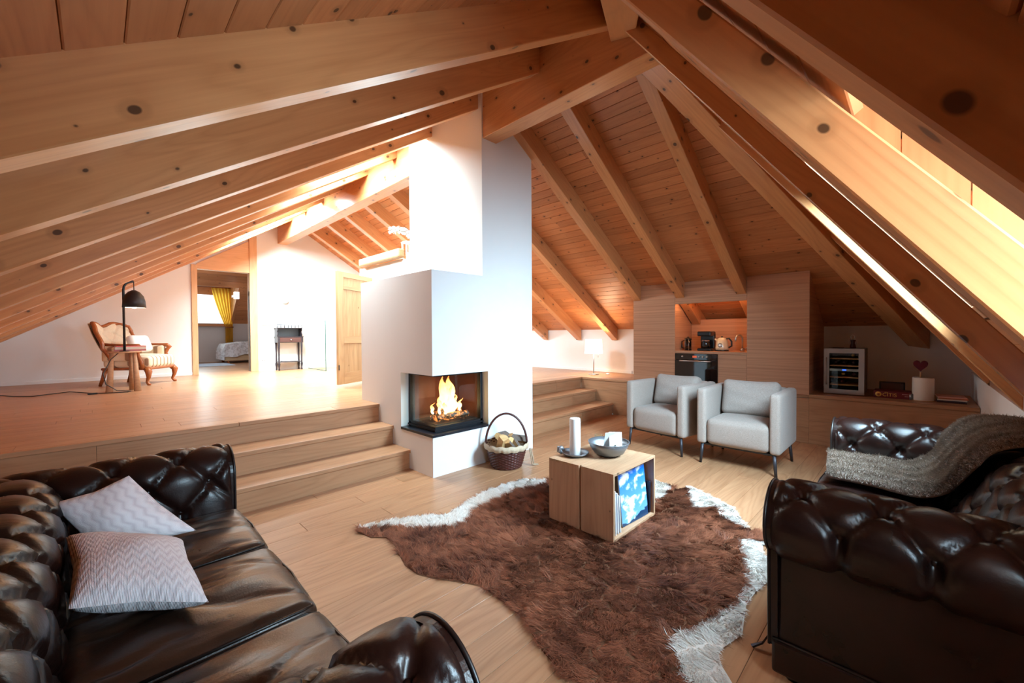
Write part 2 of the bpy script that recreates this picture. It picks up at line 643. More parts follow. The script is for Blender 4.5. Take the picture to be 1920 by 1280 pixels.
TOP = YF + 0.1
LSKY = [(-0.55, 0.34, 0.95, 2.36), (-0.55, 0.34, 3.75, 5.45)]   # x0,x1,y0,y1 openings in left slope
RFILL = [(2.1, 3.3, 2.35, 3.85)]  # unseen opening in the right slope, added to let fill light in
ESKY = (0.43, 1.335, -3.2, -2.55)                              # roof window in the end slope
DORM = (-1.415, -0.865, -2.87)                                   # x0,x1 and upper y of the dormer opening
ceil = struct(bpy.data.objects.new('ceiling', None))
COL.objects.link(ceil)

def rect_minus(x0, x1, y0, y1, holes):
    """split rectangle into strips avoiding the holes"""
    ys = sorted({y0, y1, *[h[2] for h in holes if y0 < h[2] < y1], *[h[3] for h in holes if y0 < h[3] < y1]})
    out = []
    for a, b in zip(ys[:-1], ys[1:]):
        m = (a + b) / 2
        xs = [(x0, x1)]
        for h in holes:
            if h[2] < m < h[3]:
                nx = []
                for p, q in xs:
                    if h[0] > p and h[1] < q:
                        nx += [(p, h[0]), (h[1], q)]
                    elif h[0] <= p < h[1] < q:
                        nx.append((h[1], q))
                    elif p < h[0] < q <= h[1]:
                        nx.append((p, h[0]))
                    elif h[0] <= p and q <= h[1]:
                        pass
                    else:
                        nx.append((p, q))
                xs = nx
        out += [(p, q, a, b) for p, q in xs]
    return out

def slope_board(name, u0, u1, a, b, fz, axis, thick, mat, parent, clip=None):
    """board lying on a slope. axis 'y': runs along y between a..b, spans x u0..u1.
    clip(u) gives the start coordinate along the run for each edge (mitre on the hips)"""
    if axis == 'y':
        if clip:
            a0, a1 = clip(u0), clip(u1)
        else:
            a0 = a1 = a
        if max(a0, a1) > b - 0.02:
            return None
        P = [Vector((u0, a0, fz(u0))), Vector((u0, b, fz(u0))), Vector((u1, b, fz(u1))), Vector((u1, a1, fz(u1)))]
        ex = Vector((0, 1, 0))
    else:
        P = [Vector((a[0], u0, fz(u0))), Vector((b[0], u0, fz(u0))), Vector((b[1], u1, fz(u1))), Vector((a[1], u1, fz(u1)))]
        ex = Vector((1, 0, 0))
    n = (P[1] - P[0]).cross(P[3] - P[0]).normalized()
    if n.z < 0:
        n = -n
    mid = sum(P, Vector()) / 4
    ey = n.cross(ex).normalized()
    R = Matrix((ex, ey, n)).transposed()
    Ri = R.transposed()
    loc = [Ri @ (p - mid) for p in P]
    bm = bmesh.new()
    lo = [bm.verts.new(p) for p in loc]
    hi = [bm.verts.new(p + Vector((0, 0, thick))) for p in loc]
    bm.faces.new(lo); bm.faces.new(hi[::-1])
    for i in range(4):
        j = (i + 1) % 4
        bm.faces.new((lo[j], lo[i], hi[i], hi[j]))
    bmesh.ops.recalc_face_normals(bm, faces=list(bm.faces))
    long_e = [e for e in bm.edges if e.verts[0] in lo and e.verts[1] in lo and abs((e.verts[0].co - e.verts[1].co).normalized().x) > 0.95]
    bmesh.ops.bevel(bm, geom=long_e, offset=0.003, segments=1, affect='EDGES')
    o = from_bm(name, bm, mat, parent)
    o.matrix_local = Matrix.Translation(mid) @ R.to_4x4()
    return o

BW = 0.132
GAP = 0.0022
# left slope
x = RX
while x > XL - 0.05:
    x0 = x - BW / math.sqrt(1 + SLL ** 2)
    holes = [(h[0], h[1], h[2], h[3]) for h in LSKY if h[0] < (x0 + x) / 2 < h[1]]
    segs = []
    s = -9.0
    for h in sorted(holes, key=lambda q: q[2]):
        segs.append((s, h[2]))
        s = h[3]
    segs.append((s, TOP))
    for a, b in segs:
        if a < -5 and b < 0:
            slope_board('board', x0 + GAP / 2, x - GAP / 2, None, b, zl, 'y', 0.022, M['board'], ceil, lambda u: max(hipl(u), YN - .2))
        elif a < -5:
            ya = hipl((x0 + x) / 2)
            cut = random.uniform(1.0, 1.5) if b > 3 else b
            slope_board('board', x0 + GAP / 2, x - GAP / 2, None, cut, zl, 'y', 0.022, M['board'], ceil, lambda u: max(hipl(u), YN - .2))
            if cut < b:
                slope_board('board', x0 + GAP / 2, x - GAP / 2, cut + .001, b, zl, 'y', 0.022, M['board'], ceil)
        else:
            slope_board('board', x0 + GAP / 2, x - GAP / 2, a, b, zl, 'y', 0.022, M['board'], ceil)
    x = x0
# right slope
x = RX
while x < XR - 0.01:
    x1 = x + 0.105 / math.sqrt(1 + SLR ** 2)
    holes = [h for h in RFILL if h[0] < (x1 + x) / 2 < h[1]]
    segs = [(-9.0, holes[0][2]), (holes[0][3], TOP)] if holes else [(-9.0, TOP)]
    for a, b in segs:
        if a < -5:
            cut = random.uniform(-0.6, 1.6)
            slope_board('board', x + GAP / 2, x1 - GAP / 2, None, cut, zr, 'y', 0.022, M['board'], ceil, lambda u: max(hipr(u), YN - .2))
            slope_board('board', x + GAP / 2, x1 - GAP / 2, cut + .001, b, zr, 'y', 0.022, M['board'], ceil)
        else:
            slope_board('board', x + GAP / 2, x1 - GAP / 2, a, b, zr, 'y', 0.022, M['board'], ceil)
    x = x1
# end slope (boards along x, mitred on the hips, with the dormer opening)
y = YH
def xl_at(y): return RX - (YH - y) * SLE / SLL
def xr_at(y): return RX + (YH - y) * SLE / SLR
while y > YN - 0.25:
    y0 = y - BW / math.sqrt(1 + SLE ** 2)
    m = (y + y0) / 2
    A = (max(xl_at(y0), XL - .1), max(xl_at(y), XL - .1))
    B = (min(xr_at(y0), XR + .1), min(xr_at(y), XR + .1))
    runs = []
    C0 = A
    if m <= DORM[2]:
        if A[0] < DORM[0] - 0.05:
            runs.append((A, (DORM[0], DORM[0])))
        C0 = (DORM[1], DORM[1])
    if ESKY[2] < m < ESKY[3]:
        runs.append((C0, (ESKY[0], ESKY[0])))
        C0 = (ESKY[1], ESKY[1])
    runs.append((C0, B))
    for p_, q_ in runs:
        slope_board('board', y0 + GAP / 2, y - GAP / 2, p_, q_, ze, 'x', 0.022, M['board'], ceil)
    y = y0
# sheathing above the boards keeps light out
def sheath(fz, rects, clipf):
    for (x0, x1, y0, y1) in rects:
        c = clipf
        pts = [(x0, max(y0, c(x0)), fz(x0) + .03), (x1, max(y0, c(x1)), fz(x1) + .03), (x1, y1, fz(x1) + .03), (x0, y1, fz(x0) + .03)]
        poly_sheet('sheathing', pts, (0, 0, .04), M['ext'], ceil)
sheath(zl, rect_minus(XL - .2, RX, -3.6, TOP, LSKY), hipl)
sheath(zr, rect_minus(RX, XR + .2, -3.6, TOP, RFILL), hipr)
# end slope sheathing in three pieces round the dormer
def ept(x, y): return (x, y, ze(y) + .03)
YT = ESKY[3]
poly_sheet('sheathing', [ept(RX, YH), ept(xl_at(YT), YT), ept(xr_at(YT), YT)], (0, 0, .05), M['ext'], ceil)
poly_sheet('sheathing', [ept(xl_at(YT), YT), ept(xl_at(DORM[2]), DORM[2]), ept(ESKY[0], DORM[2]), ept(ESKY[0], YT)], (0, 0, .05), M['ext'], ceil)
poly_sheet('sheathing', [ept(ESKY[1], YT), ept(ESKY[1], DORM[2]), ept(xr_at(DORM[2]), DORM[2]), ept(xr_at(YT), YT)], (0, 0, .05), M['ext'], ceil)
for (xa, xb, yh, yl) in ((DORM[1], ESKY[0], DORM[2], YN - .25), (ESKY[0], ESKY[1], DORM[2], DORM[2]), (ESKY[0], ESKY[1], ESKY[2], YN - .25)):
    if yh > yl:
        poly_sheet('sheathing', [ept(xa, yh), ept(xa, yl), ept(xb, yl), ept(xb, yh)], (0, 0, .05), M['ext'], ceil)
poly_sheet('sheathing', [ept(ESKY[1], DORM[2]), ept(ESKY[1], YN - .25), ept(xr_at(YN - .25), YN - .25), ept(xr_at(DORM[2]), DORM[2])], (0, 0, .05), M['ext'], ceil)
poly_sheet('sheathing', [ept(xl_at(DORM[2]), DORM[2]), ept(XL - .6, YN - .25), ept(DORM[0], YN - .25), ept(DORM[0], DORM[2])], (0, 0, .05), M['ext'], ceil)

# ridge beam
rb = prism('ridge_beam', (RX, -1.79, 3.145), (RX, YF + .05, 3.145), (0.178, 0.50), M['beam'], ceil, side=(1, 0, 0))
# common rafters
RY = [-1.445 + 0.775 * k for k in range(11)]
for k, y in enumerate(RY):
    if y > YF - .15:
        continue
    zt, zb = zl(0.61) - .228, zl(XL - .15) - .228
    prism('rafter', (0.61, y, zt), (XL - .15, y, zb), (0.11, 0.200), M['beam'], ceil, side=(0, 1, 0), cut0=(0, 0.61))
for y in [-1.43, -0.672, -0.035, 0.93, 1.72, 2.56, 3.33, 4.10, 4.88, 5.66]:
    zt, zb = zr(0.77) - .218, zr(XR - 0.03) - .218
    prism('rafter', (0.77, y, zt), (XR - 0.03, y, zb), (0.115, 0.190), M['beam'], ceil, side=(0, 1, 0), cut0=(0, 0.77), cut1=(0, XR - 0.03))
# jack rafters on the end slope
for xf, wj, zj in ((-1.42, .078, .95), (-0.885, .10, .90), (0.42, .11, .885), (1.45, .11, .866), (2.85, .11, .86)):
    x = xf - wj / 2
    yt = (hipl(x) if x < RX else hipr(x)) - 0.03
    f = lambda y: zj + SLE * (y - YN)
    yb = YN - 0.02
    prism('rafter', (x, yt, f(yt)), (x, yb, f(yb)), (wj, 0.092), M['beam'], ceil, side=(1, 0, 0), cut1=(1, yb))
# hip rafters
prism('hip_rafter', (0.73, -1.60, 3.19), (4.60, -3.005, 1.075), (0.17, 0.34), M['beam'], ceil, cut1=(0, 4.60))
def hp(x): return Vector((x, -1.50 - .563 * (.597 - x), zl(x) - 0.34))
prism('hip_rafter', hp(0.60), hp(-2.6), (0.165, 0.27), M['beam'], ceil, cut0=(0, 0.60))

# dormer lining: vertical boards on its right cheek, boards on its ceiling
ZD = ze(DORM[2])
yy = DORM[2]
while yy > -3.62:
    y0 = yy - 0.098
    za, zb2 = ze(y0) - .02, ze(yy) - .02
    v = [(0, y0, max(za, 0.8)), (0, yy - GAP, max(zb2, 0.8)), (0, yy - GAP, ZD + .02), (0, y0, ZD + .02)]
    cx = DORM[1] - .002
    pts = [(cx, p[1], p[2]) for p in v] + [(cx + .02, p[1], p[2]) for p in v]
    mid = sum((Vector(p) for p in pts), Vector()) / 8
    o = mk('board', [Matrix.Rotation(PI / 2, 3, 'Y') @ (Vector(p) - mid) for p in pts],
           [(0, 1, 2, 3), (7, 6, 5, 4), (1, 0, 4, 5), (2, 1, 5, 6), (3, 2, 6, 7), (0, 3, 7, 4)], M['board'], ceil)
    o.location = mid
    o.rotation_euler = (0, -PI / 2, 0)
    yy = y0
for k in range(6):
    a = DORM[2] - k * 0.13
    box('board', (DORM[0], a - 0.128, ZD), (DORM[1], a, ZD + .02), M['board'], ceil, 0.002)
box('sheathing', (DORM[0], -3.65, ZD + .02), (DORM[1] + .05, DORM[2], ZD + .06), M['ext'], ceil)
for cx, mt in ((DORM[0] - .04, M['white']), (DORM[1] + .022, M['ext'])):
    tri = [(-3.65, ze(-3.65)), (DORM[2], ZD), (-3.65, ZD)]
    mk('sheathing', [(cx, a, b) for a, b in tri] + [(cx + .035, a, b) for a, b in tri], [(0, 1, 2), (5, 4, 3), (0, 1, 4, 3), (1, 2, 5, 4), (2, 0, 3, 5)], mt, ceil)

# windows: dormer window, two roof windows on the left slope, an unseen one added on the right for fill light
def window(n, parts):
    w = struct(bpy.data.objects.new('window_%d' % n, None))
    COL.objects.link(w)
    for p in parts:
        p.parent = w
    return w
yw = -3.60
pw = []
for lo, hi, g in (((DORM[0], yw - .05, .815), (DORM[1], yw, .87), 'x'), ((DORM[0], yw - .05, ZD - .055), (DORM[1], yw, ZD), 'x'),
                  ((DORM[0], yw - .05, .87), (DORM[0] + .06, yw, ZD - .055), 'z'), ((DORM[1] - .06, yw - .05, .87), (DORM[1], yw, ZD - .055), 'z'),
                  ):
    pw.append(box('window_frame', lo, hi, M['trim'], None, .003, g))
pw.append(box('pane', (DORM[0] + .06, yw - .03, .87), (DORM[1] - .06, yw - .024, ZD - .055), M['glass']))
window(1, pw)
def roof_window(n, h, fz):
    x0, x1, y0, y1 = h
    ps = []
    sl = (fz(x1) - fz(x0)) / (x1 - x0)
    ang = -math.atan(sl)
    def bar(xa, xb, ya, yb, mat, nm, t=.05, dz=.02):
        zc = (fz(xa) + fz(xb)) / 2 + dz
        L = (xb - xa) * math.sqrt(1 + sl * sl)
        o = from_bm(nm, box_bm(L, yb - ya, t, .003 if t > .02 else 0, 1), mat)
        o.location = ((xa + xb) / 2, (ya + yb) / 2, zc)
        o.rotation_euler = (0, ang, 0)
        ps.append(o)
    bar(x0, x1, y0, y0 + .05, M['trim'], 'window_frame')
    bar(x0, x1, y1 - .05, y1, M['trim'], 'window_frame')
    bar(x0, x0 + .05, y0 + .05, y1 - .05, M['trim'], 'window_frame')
    bar(x1 - .05, x1, y0 + .05, y1 - .05, M['trim'], 'window_frame')
    bar(x0 + .05, x1 - .05, y0 + .05, y1 - .05, M['glass'], 'pane', .006, .03)
    return window(n, ps)
roof_window(2, LSKY[0], zl)
roof_window(3, LSKY[1], zl)
roof_window(4, RFILL[0], zr)  # unseen roof window behind the chimney, added for the fill lamp
# roof window in the end slope, between two jack rafters
def end_window(n):
    x0, x1, y0, y1 = ESKY
    ps = []
    an = math.atan(SLE)
    nv = Vector((0, -math.sin(an), math.cos(an)))
    def bar(xa, xb, ya, yb, mat, nm, t=.05, up_=.012):
        o = from_bm(nm, box_bm(xb - xa, (yb - ya) / math.cos(an), t, .003 if t > .02 else 0, 1), mat)
        o.location = Vector(((xa + xb) / 2, (ya + yb) / 2, (ze(ya) + ze(yb)) / 2)) + nv * up_
        o.rotation_euler = (an, 0, 0)
        ps.append(o)
    bar(x0, x1, y0, y0 + .035, M['trim'], 'window_frame')
    bar(x0, x1, y1 - .035, y1, M['trim'], 'window_frame')
    bar(x0, x0 + .05, y0 + .035, y1 - .035, M['trim'], 'window_frame')
    bar(x1 - .05, x1, y0 + .035, y1 - .035, M['trim'], 'window_frame')
    bar(x0 + .05, x1 - .05, y0 + .035, y1 - .035, M['glass'], 'pane', .006, .03)
    return window(n, ps)
end_window(6)

# ---- bedroom seen through the doorway
wb = wall('wall_bedroom', (-1.6, 10.8, 0.5), (2.1, 10.9, 1.6), M['taupe'])
wall('wall_bedroom', (2.1, 6.54, 0.5), (2.2, 10.9, 3.6), M['white'])
wall('wall_bedroom', (-1.7, 6.54, 0.5), (-1.6, 10.9, 3.6), M['white'])
cb = struct(bpy.data.objects.new('ceiling', None))
COL.objects.link(cb)
yb = 10.8
zb0 = 1.6
sb = 0.85
k = 0
y = 10.85
while y > 8.3:
    y1 = y - 0.16
    fz = lambda q: zb0 + (10.8 - q) * sb
    xa = 0.62 if y > 9.75 else -1.6
    bb = slope_board('board', y1 + .001, y - .001, (xa, xa), (2.1, 2.1), fz, 'x', .03, M['board'], cb)
    y = y1
box('board', (-1.6, 6.54, fz(8.3)), (2.1, 8.3, fz(8.3) + .05), M['board'], cb)
# dormer in the bedroom: white soffit, lintel, cheek, window
box('soffit', (-1.6, 9.75, 2.62), (0.62, 11.0, 2.66), M['white'], cb)
mk('cheek', [(0.60, 10.95, 1.45), (0.60, 9.7, 2.53), (0.60, 9.7, 2.64), (0.60, 10.95, 2.64), (0.66, 10.95, 1.45), (0.66, 9.7, 2.53), (0.66, 9.7, 2.64), (0.66, 10.95, 2.64)],
   [(0, 1, 2, 3), (7, 6, 5, 4), (1, 0, 4, 5), (2, 1, 5, 6), (3, 2, 6, 7), (0, 3, 7, 4)], M['board'], cb)
ww = []
ww.append(box('window_frame', (-1.6, 10.9, 2.39), (0.6, 10.96, 2.64), M['board'], None))
ww.append(box('window_frame', (0.51, 10.9, 1.6), (0.6, 10.96, 2.39), M['board'], None, 0, 'z'))
ww.append(box('window_sill', (-1.6, 10.72, 1.52), (0.62, 10.98, 1.6), M['board'], None))
ww.append(box('pane', (-1.6, 10.94, 1.6), (0.52, 10.95, 2.39), M['glass'], None))
window(5, ww)
# ------------------------------------------------------------------ fireplace
fp = thing('fireplace', 'white plastered corner fireplace and tall chimney breast with a glazed burning firebox', 'fireplace', (0, 0, 0))
BY, BZ = 1.355, 1.82                       # body depth along y and height
FX, FY, FZ0, FZ1 = 0.65, 0.53, 0.372, 0.892   # opening
CX0, CX1, CY = 0.587, 1.30, 1.30
def joined(name, boxes, mat, parent, bevel=0.0):
    bm = bmesh.new()
    for lo, hi in boxes:
        r = bmesh.ops.create_cube(bm, size=1.0)
        for v in r['verts']:
            v.co = Vector([(lo[i] + hi[i]) / 2 + v.co[i] * (hi[i] - lo[i]) for i in range(3)])
    return from_bm(name, bm, mat, parent)
joined('body', [((0, 0, 0), (CX1, BY, FZ0 - .022)),
                ((FX, 0, FZ0 - .022), (CX1, BY, FZ1)),
                ((0, FY, FZ0 - .022), (FX, BY, FZ1)),
                ((0, 0, FZ1), (CX0, BY, BZ)),
                ((CX0, 0, FZ1), (CX1, max(BY, CY), BZ))], M['white'], fp)
def chim():
    zt0 = zl(CX0) - 0.03
    zm, zt1 = APEX - .02, zr(CX1) - 0.03
    P = [(CX0, BZ), (CX1, BZ), (CX1, zt1), (RX, zm), (CX0, zt0)]
    slab('chimney_breast', P, 0.0, CY, M['white'], fp)
chim()
# slate shelf round the corner
sl = mk('slate_ledge', [(-.004, -.004, FZ0 - .022), (FX, -.004, FZ0 - .022), (FX, .3, FZ0 - .022), (.3, FY, FZ0 - .022), (-.004, FY, FZ0 - .022),
                        (-.004, -.004, FZ0), (FX, -.004, FZ0), (FX, .3, FZ0), (.3, FY, FZ0), (-.004, FY, FZ0)],
        [(4, 3, 2, 1, 0), (5, 6, 7, 8, 9), (0, 1, 6, 5), (1, 2, 7, 6), (2, 3, 8, 7), (3, 4, 9, 8), (4, 0, 5, 9)], M['slate'], fp)
IN = 0.085
M['firebrick'] = plain('sooty_firebrick', srgb(118, 62, 42), 0.9, noise=0.5)
ins = thing('tmp', '', '')
bpy.data.objects.remove(ins)
# steel frame of the insert: sill, head, two uprights on the reveals
fr = [((IN, IN, FZ0), (FX, IN + .05, FZ0 + .045)), ((IN, IN + .05, FZ0), (IN + .05, FY, FZ0 + .045)),
      ((IN - .012, IN - .012, FZ0 + .012), (FX, IN, FZ0 + .026)), ((IN - .012, IN, FZ0 + .012), (IN, FY, FZ0 + .026)),
      ((IN, IN, FZ1 - .022), (FX, IN + .05, FZ1)), ((IN, IN + .05, FZ1 - .022), (IN + .05, FY, FZ1)),
      ((FX - .028, IN, FZ0), (FX, IN + .05, FZ1)), ((IN, FY - .03, FZ0), (IN + .05, FY, FZ1))]
joined('steel_frame', fr, M['black_metal'], fp)
box('firebox_back', (IN + .05, FY - .02, FZ0), (FX, FY - .001, FZ1), M['firebrick'], fp)
box('firebox_side', (FX - .02, IN + .05, FZ0), (FX - .001, FY - .02, FZ1), M['firebrick'], fp)
box('firebox_floor', (IN + .05, IN + .05, FZ0 + .03), (FX - .02, FY - .02, FZ0 + .05), M['black_metal'], fp)
box('firebox_top', (IN + .05, IN + .05, FZ1 - .022), (FX - .02, FY - .02, FZ1 - .002), M['black_metal'], fp)
box('pane', (IN + .012, IN + .012, FZ0 + .045), (FX - .028, IN + .018, FZ1 - .022), M['glass'], fp)
box('pane', (IN + .012, IN + .018, FZ0 + .045), (IN + .018, FY - .03, FZ1 - .022), M['glass'], fp)
# burning logs, embers and flames
def bark_log(name, p0, p1, r, mat, parent, seed=0):
    rg = random.Random(seed)
    pts, rad = [], []
    for i in range(6):
        t = i / 5
        p = Vector(p0).lerp(Vector(p1), t)
        pts.append(p + Vector((rg.uniform(-.004, .004),) * 3))
        rad.append(r * rg.uniform(.9, 1.08))
    return tube(name, pts, rad, mat, parent, 7, False)
def ember_mat():
    k = NT('glowing_log')
    v = k.obj()
    nz = k.noise(v, 28.0, 4, 0.5)
    k.l(k.ramp(nz, (0.4, srgb(60, 36, 24)), (0.7, srgb(190, 110, 60))), k.b.inputs['Base Color'])
    k.b.inputs['Emission Color'].default_value = (1.0, 0.28, 0.06, 1)
    mr = k.n('ShaderNodeMapRange')
    k.l(nz, mr.inputs[0])
    mr.inputs[1].default_value = 0.48
    mr.inputs[2].default_value = 0.72
    k.l(k.math('MULTIPLY', mr.outputs[0], 3.5), k.b.inputs['Emission Strength'])
    return k.m
M['ember'] = ember_mat()
zb = FZ0 + .05
bark_log('burning_log', (.22, .26, zb + .035), (.56, .22, zb + .04), .036, M['ember'], fp, 1)
bark_log('burning_log', (.26, .36, zb + .035), (.58, .36, zb + .045), .038, M['ember'], fp, 2)
bark_log('burning_log', (.24, .24, zb + .09), (.52, .37, zb + .10), .033, M['ember'], fp, 3)
bark_log('burning_log', (.20, .33, zb + .03), (.33, .20, zb + .03), .028, M['ember'], fp, 4)
def flame_mat():
    k = NT('flame')
    tcn = k.n('ShaderNodeTexCoord')
    sp = k.n('ShaderNodeSeparateXYZ')
    k.l(tcn.outputs['Generated'], sp.inputs[0])
    f = k.math('ADD', sp.outputs[2], k.math('MULTIPLY', k.math('SUBTRACT', k.noise(k.obj(), 14, 2), .5), .5))
    c = k.ramp(f, (0.0, (1.0, .80, .42, 1)), (0.55, (1.0, .58, .20, 1)), (1.0, (1.0, .26, .05, 1)))
    k.l(c, k.b.inputs['Emission Color'])
    k.l(k.math('SUBTRACT', 9.5, k.math('MULTIPLY', f, 6.0)), k.b.inputs['Emission Strength'])
    k.b.inputs['Base Color'].default_value = (0.8, .4, .1, 1)
    return k.m
M['flame'] = flame_mat()
def flame(x, y, z, h, r, seed):
    rg = random.Random(seed)
    pts, rad = [], []
    n = 14
    ph = rg.uniform(0, 6)
    for i in range(n):
        t = i / (n - 1)
        pts.append((x + .022 * math.sin(ph + 5 * t) * t + .01 * math.sin(11 * t + ph), y + .018 * math.cos(ph * 1.3 + 4 * t) * t, z + h * t))
        rad.append(max(.0015, r * (math.sin(PI * min(1, t * .9 + .12)) ** .8) * (1 - .55 * t) * (1 + .25 * math.sin(9 * t + ph))))
    return tube('flame', pts, rad, M['flame'], fp, 9)
for i, a in enumerate([(.33, .29, .40, .072), (.42, .31, .40, .070), (.37, .27, .27, .06), (.46, .30, .17, .034), (.28, .28, .17, .03),
                       (.24, .24, .12, .022), (.31, .24, .13, .03), (.52, .28, .12, .022), (.22, .32, .10, .02)]):
    flame(a[0], a[1], zb + .07, min(a[2], .36), a[3], i + 3)

# ------------------------------------------------------------------ kitchen wall unit
KY0, KY1, KY2, KY3 = 0.028, -0.600, -1.495, -2.13
def ztop(x): return zr(x) - 0.004
def tall_unit(name, label, ya, yb, deep=0.6):
    t = thing(name, label, 'cabinet', (XK, ya, ZP))
    h = ztop(XK) - ZP
    w = ya - yb
    # carcass follows the roof pitch behind the flush front
    pts = [(0.02, 0), (deep, 0), (deep, h - SLR * deep), (0.02, h - SLR * .02)]
    v = [(x, -.001, z) for x, z in pts] + [(x, -w + .001, z) for x, z in pts]
    mk('carcass', v, [(0, 1, 2, 3), (7, 6, 5, 4), (1, 0, 4, 5), (2, 1, 5, 6), (3, 2, 6, 7), (0, 3, 7, 4)], M['veneer'], t)
    box('door', (0, -w + .0015, .004), (.02, -.0015, h), M['veneer'], t, .001, 'y')
    return t
t = tall_unit('tall_cabinet', 'tall flush wood cabinet left of the kitchen niche beside the white wall', KY0, KY1)
t = tall_unit('tall_cabinet', 'wide tall wood cabinet right of the niche next to the dark bench nook', KY2, KY3, 1.0)
# bridge panel over the niche
t = thing('niche_fascia', 'wood fascia panel above the kitchen niche, notched under two rafters', 'panel', (XK, KY1, 1.655))
box('panel', (0, KY2 - KY1 + .001, 0), (.02, -.001, ztop(XK) - 1.655), M['veneer'], t, .001, 'y')
box('light_strip', (.03, KY2 - KY1 + .05, .016), (.06, -.05, .022), emit('warm_led', (1.0, .58, .26, 1), 60.0), t)
# lower units
t = thing('base_cabinet', 'low wood cabinet right of the black oven under the worktop', 'cabinet', (XK, -1.158, ZP))
box('carcass', (.02, KY2 + 1.158 + .001, 0), (.58, -.001, .435), M['veneer'], t, 0, 'y')
box('door', (0, KY2 + 1.158 + .0015, .004), (.02, -.0015, .435), M['veneer'], t, .001, 'y')
t = thing('worktop', 'thin wood worktop of the kitchen niche', 'worktop', (XK, KY1, ZP + .437))
box('slab', (-.002, KY2 - KY1 + .001, 0), (.6, -.001, .032), M['veneer'], t, .002, 'y')
ov = thing('oven', 'black built-in oven with steel bar handle under the worktop', 'oven', (XK, -.879, ZP))
box('casing', (.02, -.276, .0), (.56, .276, .435), M['black'], ov)
box('drawer_front', (0, -.2775, .004), (.02, .2775, .06), M['veneer'], ov, .001, 'y')
box('door_glass', (-.012, -.276, .064), (.02, .276, .35), M['darkglass'], ov, .003)
box('control_panel', (-.012, -.276, .354), (.02, .276, .435), M['darkglass'], ov, .003)
tube('handle', [(-.012, .20, .338), (-.045, .20, .338), (-.045, -.20, .338), (-.012, -.20, .338)], .009, M['steel'], ov)
for yk in (-.05, -.1, -.15, .17):
    lathe('knob', [(0, 0), (.013, 0), (.012, .016), (0, .017)], M['steel'], ov, 14, (-.012, yk, .395), rot=(0, -PI / 2, 0))
box('display', (-.0135, -.02, .383), (-.011, .035, .408), emit('oven_display', (.9, .15, .06, 1), .5), ov)
# niche lining
t = thing('niche_lining', 'warmly lit wood lining at the back of the kitchen niche', 'panel', (XK, KY1, ZP + .47))
box('back_panel', (.585, KY2 - KY1 + .001, 0), (.60, -.001, .44), M['veneer'], t, 0, 'y')
ZW = ZP + .437 + .032 + .0005
# french press, coffee maker, kettle, tap
fpz = thing('french_press', 'small glass and black coffee press at the left end of the worktop', 'coffee press', (3.80, -.70, ZW))
lathe('glass_body', [(0, .008), (.045, .008), (.047, .15), (.044, .15), (.042, .012), (0, .012)], M['darkglass'], fpz, 20)
lathe('lid', [(0, .15), (.05, .15), (.05, .165), (.02, .175), (.01, .19), (0, .195)], M['black'], fpz, 20)
lathe('base', [(0, 0), (.05, 0), (.05, .012), (0, .012)], M['black'], fpz, 20)
for an in (2.6, 3.7):
    tube('frame_rod', [(.049 * math.cos(an), .049 * math.sin(an), .006), (.049 * math.cos(an), .049 * math.sin(an), .155)], .004, M['steel'], fpz, 6)
tube('handle', [(0, .05, .14), (0, .085, .13), (0, .085, .04), (0, .05, .03)], .007, M['black'], fpz)
cm = thing('coffee_maker', 'black drip coffee maker standing between the press and the kettle', 'coffee maker', (3.85, -.93, ZW))
box('base', (-.10, -.09, 0), (.10, .09, .035), M['black'], cm, .01)
box('tower', (.03, -.09, .035), (.10, .09, .24), M['black'], cm, .01)
box('brew_head', (-.10, -.09, .20), (.10, .09, .265), M['black'], cm, .015)
lathe('carafe', [(0, .037), (.05, .037), (.062, .075), (.05, .13), (.042, .15), (0, .15)], M['darkglass'], cm, 20, (-.03, 0, 0))
box('carafe_handle', (-.115, -.012, .06), (-.088, .012, .14), M['black'], cm, .005)
lathe('steel_band', [(.049, .128), (.052, .128), (.046, .15), (.043, .15)], M['steel'], cm, 20, (-.03, 0, 0))
kt = thing('kettle', 'cream enamel electric kettle with round dial and black handle', 'kettle', (3.82, -1.14, ZW))
lathe('base', [(0, 0), (.082, 0), (.082, .018), (0, .02)], M['black'], kt, 24)
lathe('body', [(0, .02), (.08, .02), (.078, .05), (.066, .13), (.052, .165), (.03, .18), (0, .182)], M['cream'], kt, 28)
lathe('lid_knob', [(0, .18), (.012, .182), (.014, .195), (0, .203)], M['black'], kt, 14)
tube('handle', [(.01, -.05, .165), (.01, -.085, .17), (.01, -.115, .13), (.01, -.115, .07), (.01, -.08, .05)], .011, M['black'], kt)
lathe('dial', [(0, 0), (.022, 0), (.022, .006), (0, .007)], M['skin_white'], kt, 18, (-.072, 0, .08), rot=(0, -PI / 2 + .15, 0))
lathe('dial_ring', [(.021, 0), (.026, 0), (.026, .008), (.021, .008)], M['black'], kt, 18, (-.072, 0, .08), rot=(0, -PI / 2 + .15, 0))
sp = tube('spout', [(0, .05, .13), (0, .075, .15), (0, .088, .165)], [.018, .012, .008], M['cream'], kt)
tp = thing('kitchen_tap', 'curved chrome swan-neck tap at the right end of the worktop', 'tap', (3.88, -1.37, ZW))
lathe('base', [(0, 0), (.025, 0), (.023, .03), (.013, .04), (0, .04)], M['steel'], tp, 18)
tube('spout', [(0, 0, .03), (0, 0, .16)] + [(-.045 * (1 - math.cos(a)), .045 * (1 - math.cos(a)) * .6, .16 + .055 * math.sin(a)) for a in [PI * i / 8 for i in range(1, 9)]] + [(-.09, .054, .13)], .010, M['steel'], tp, 10)
tube('lever', [(0, -.02, .03), (0, -.06, .055)], .005, M['steel'], tp, 8)

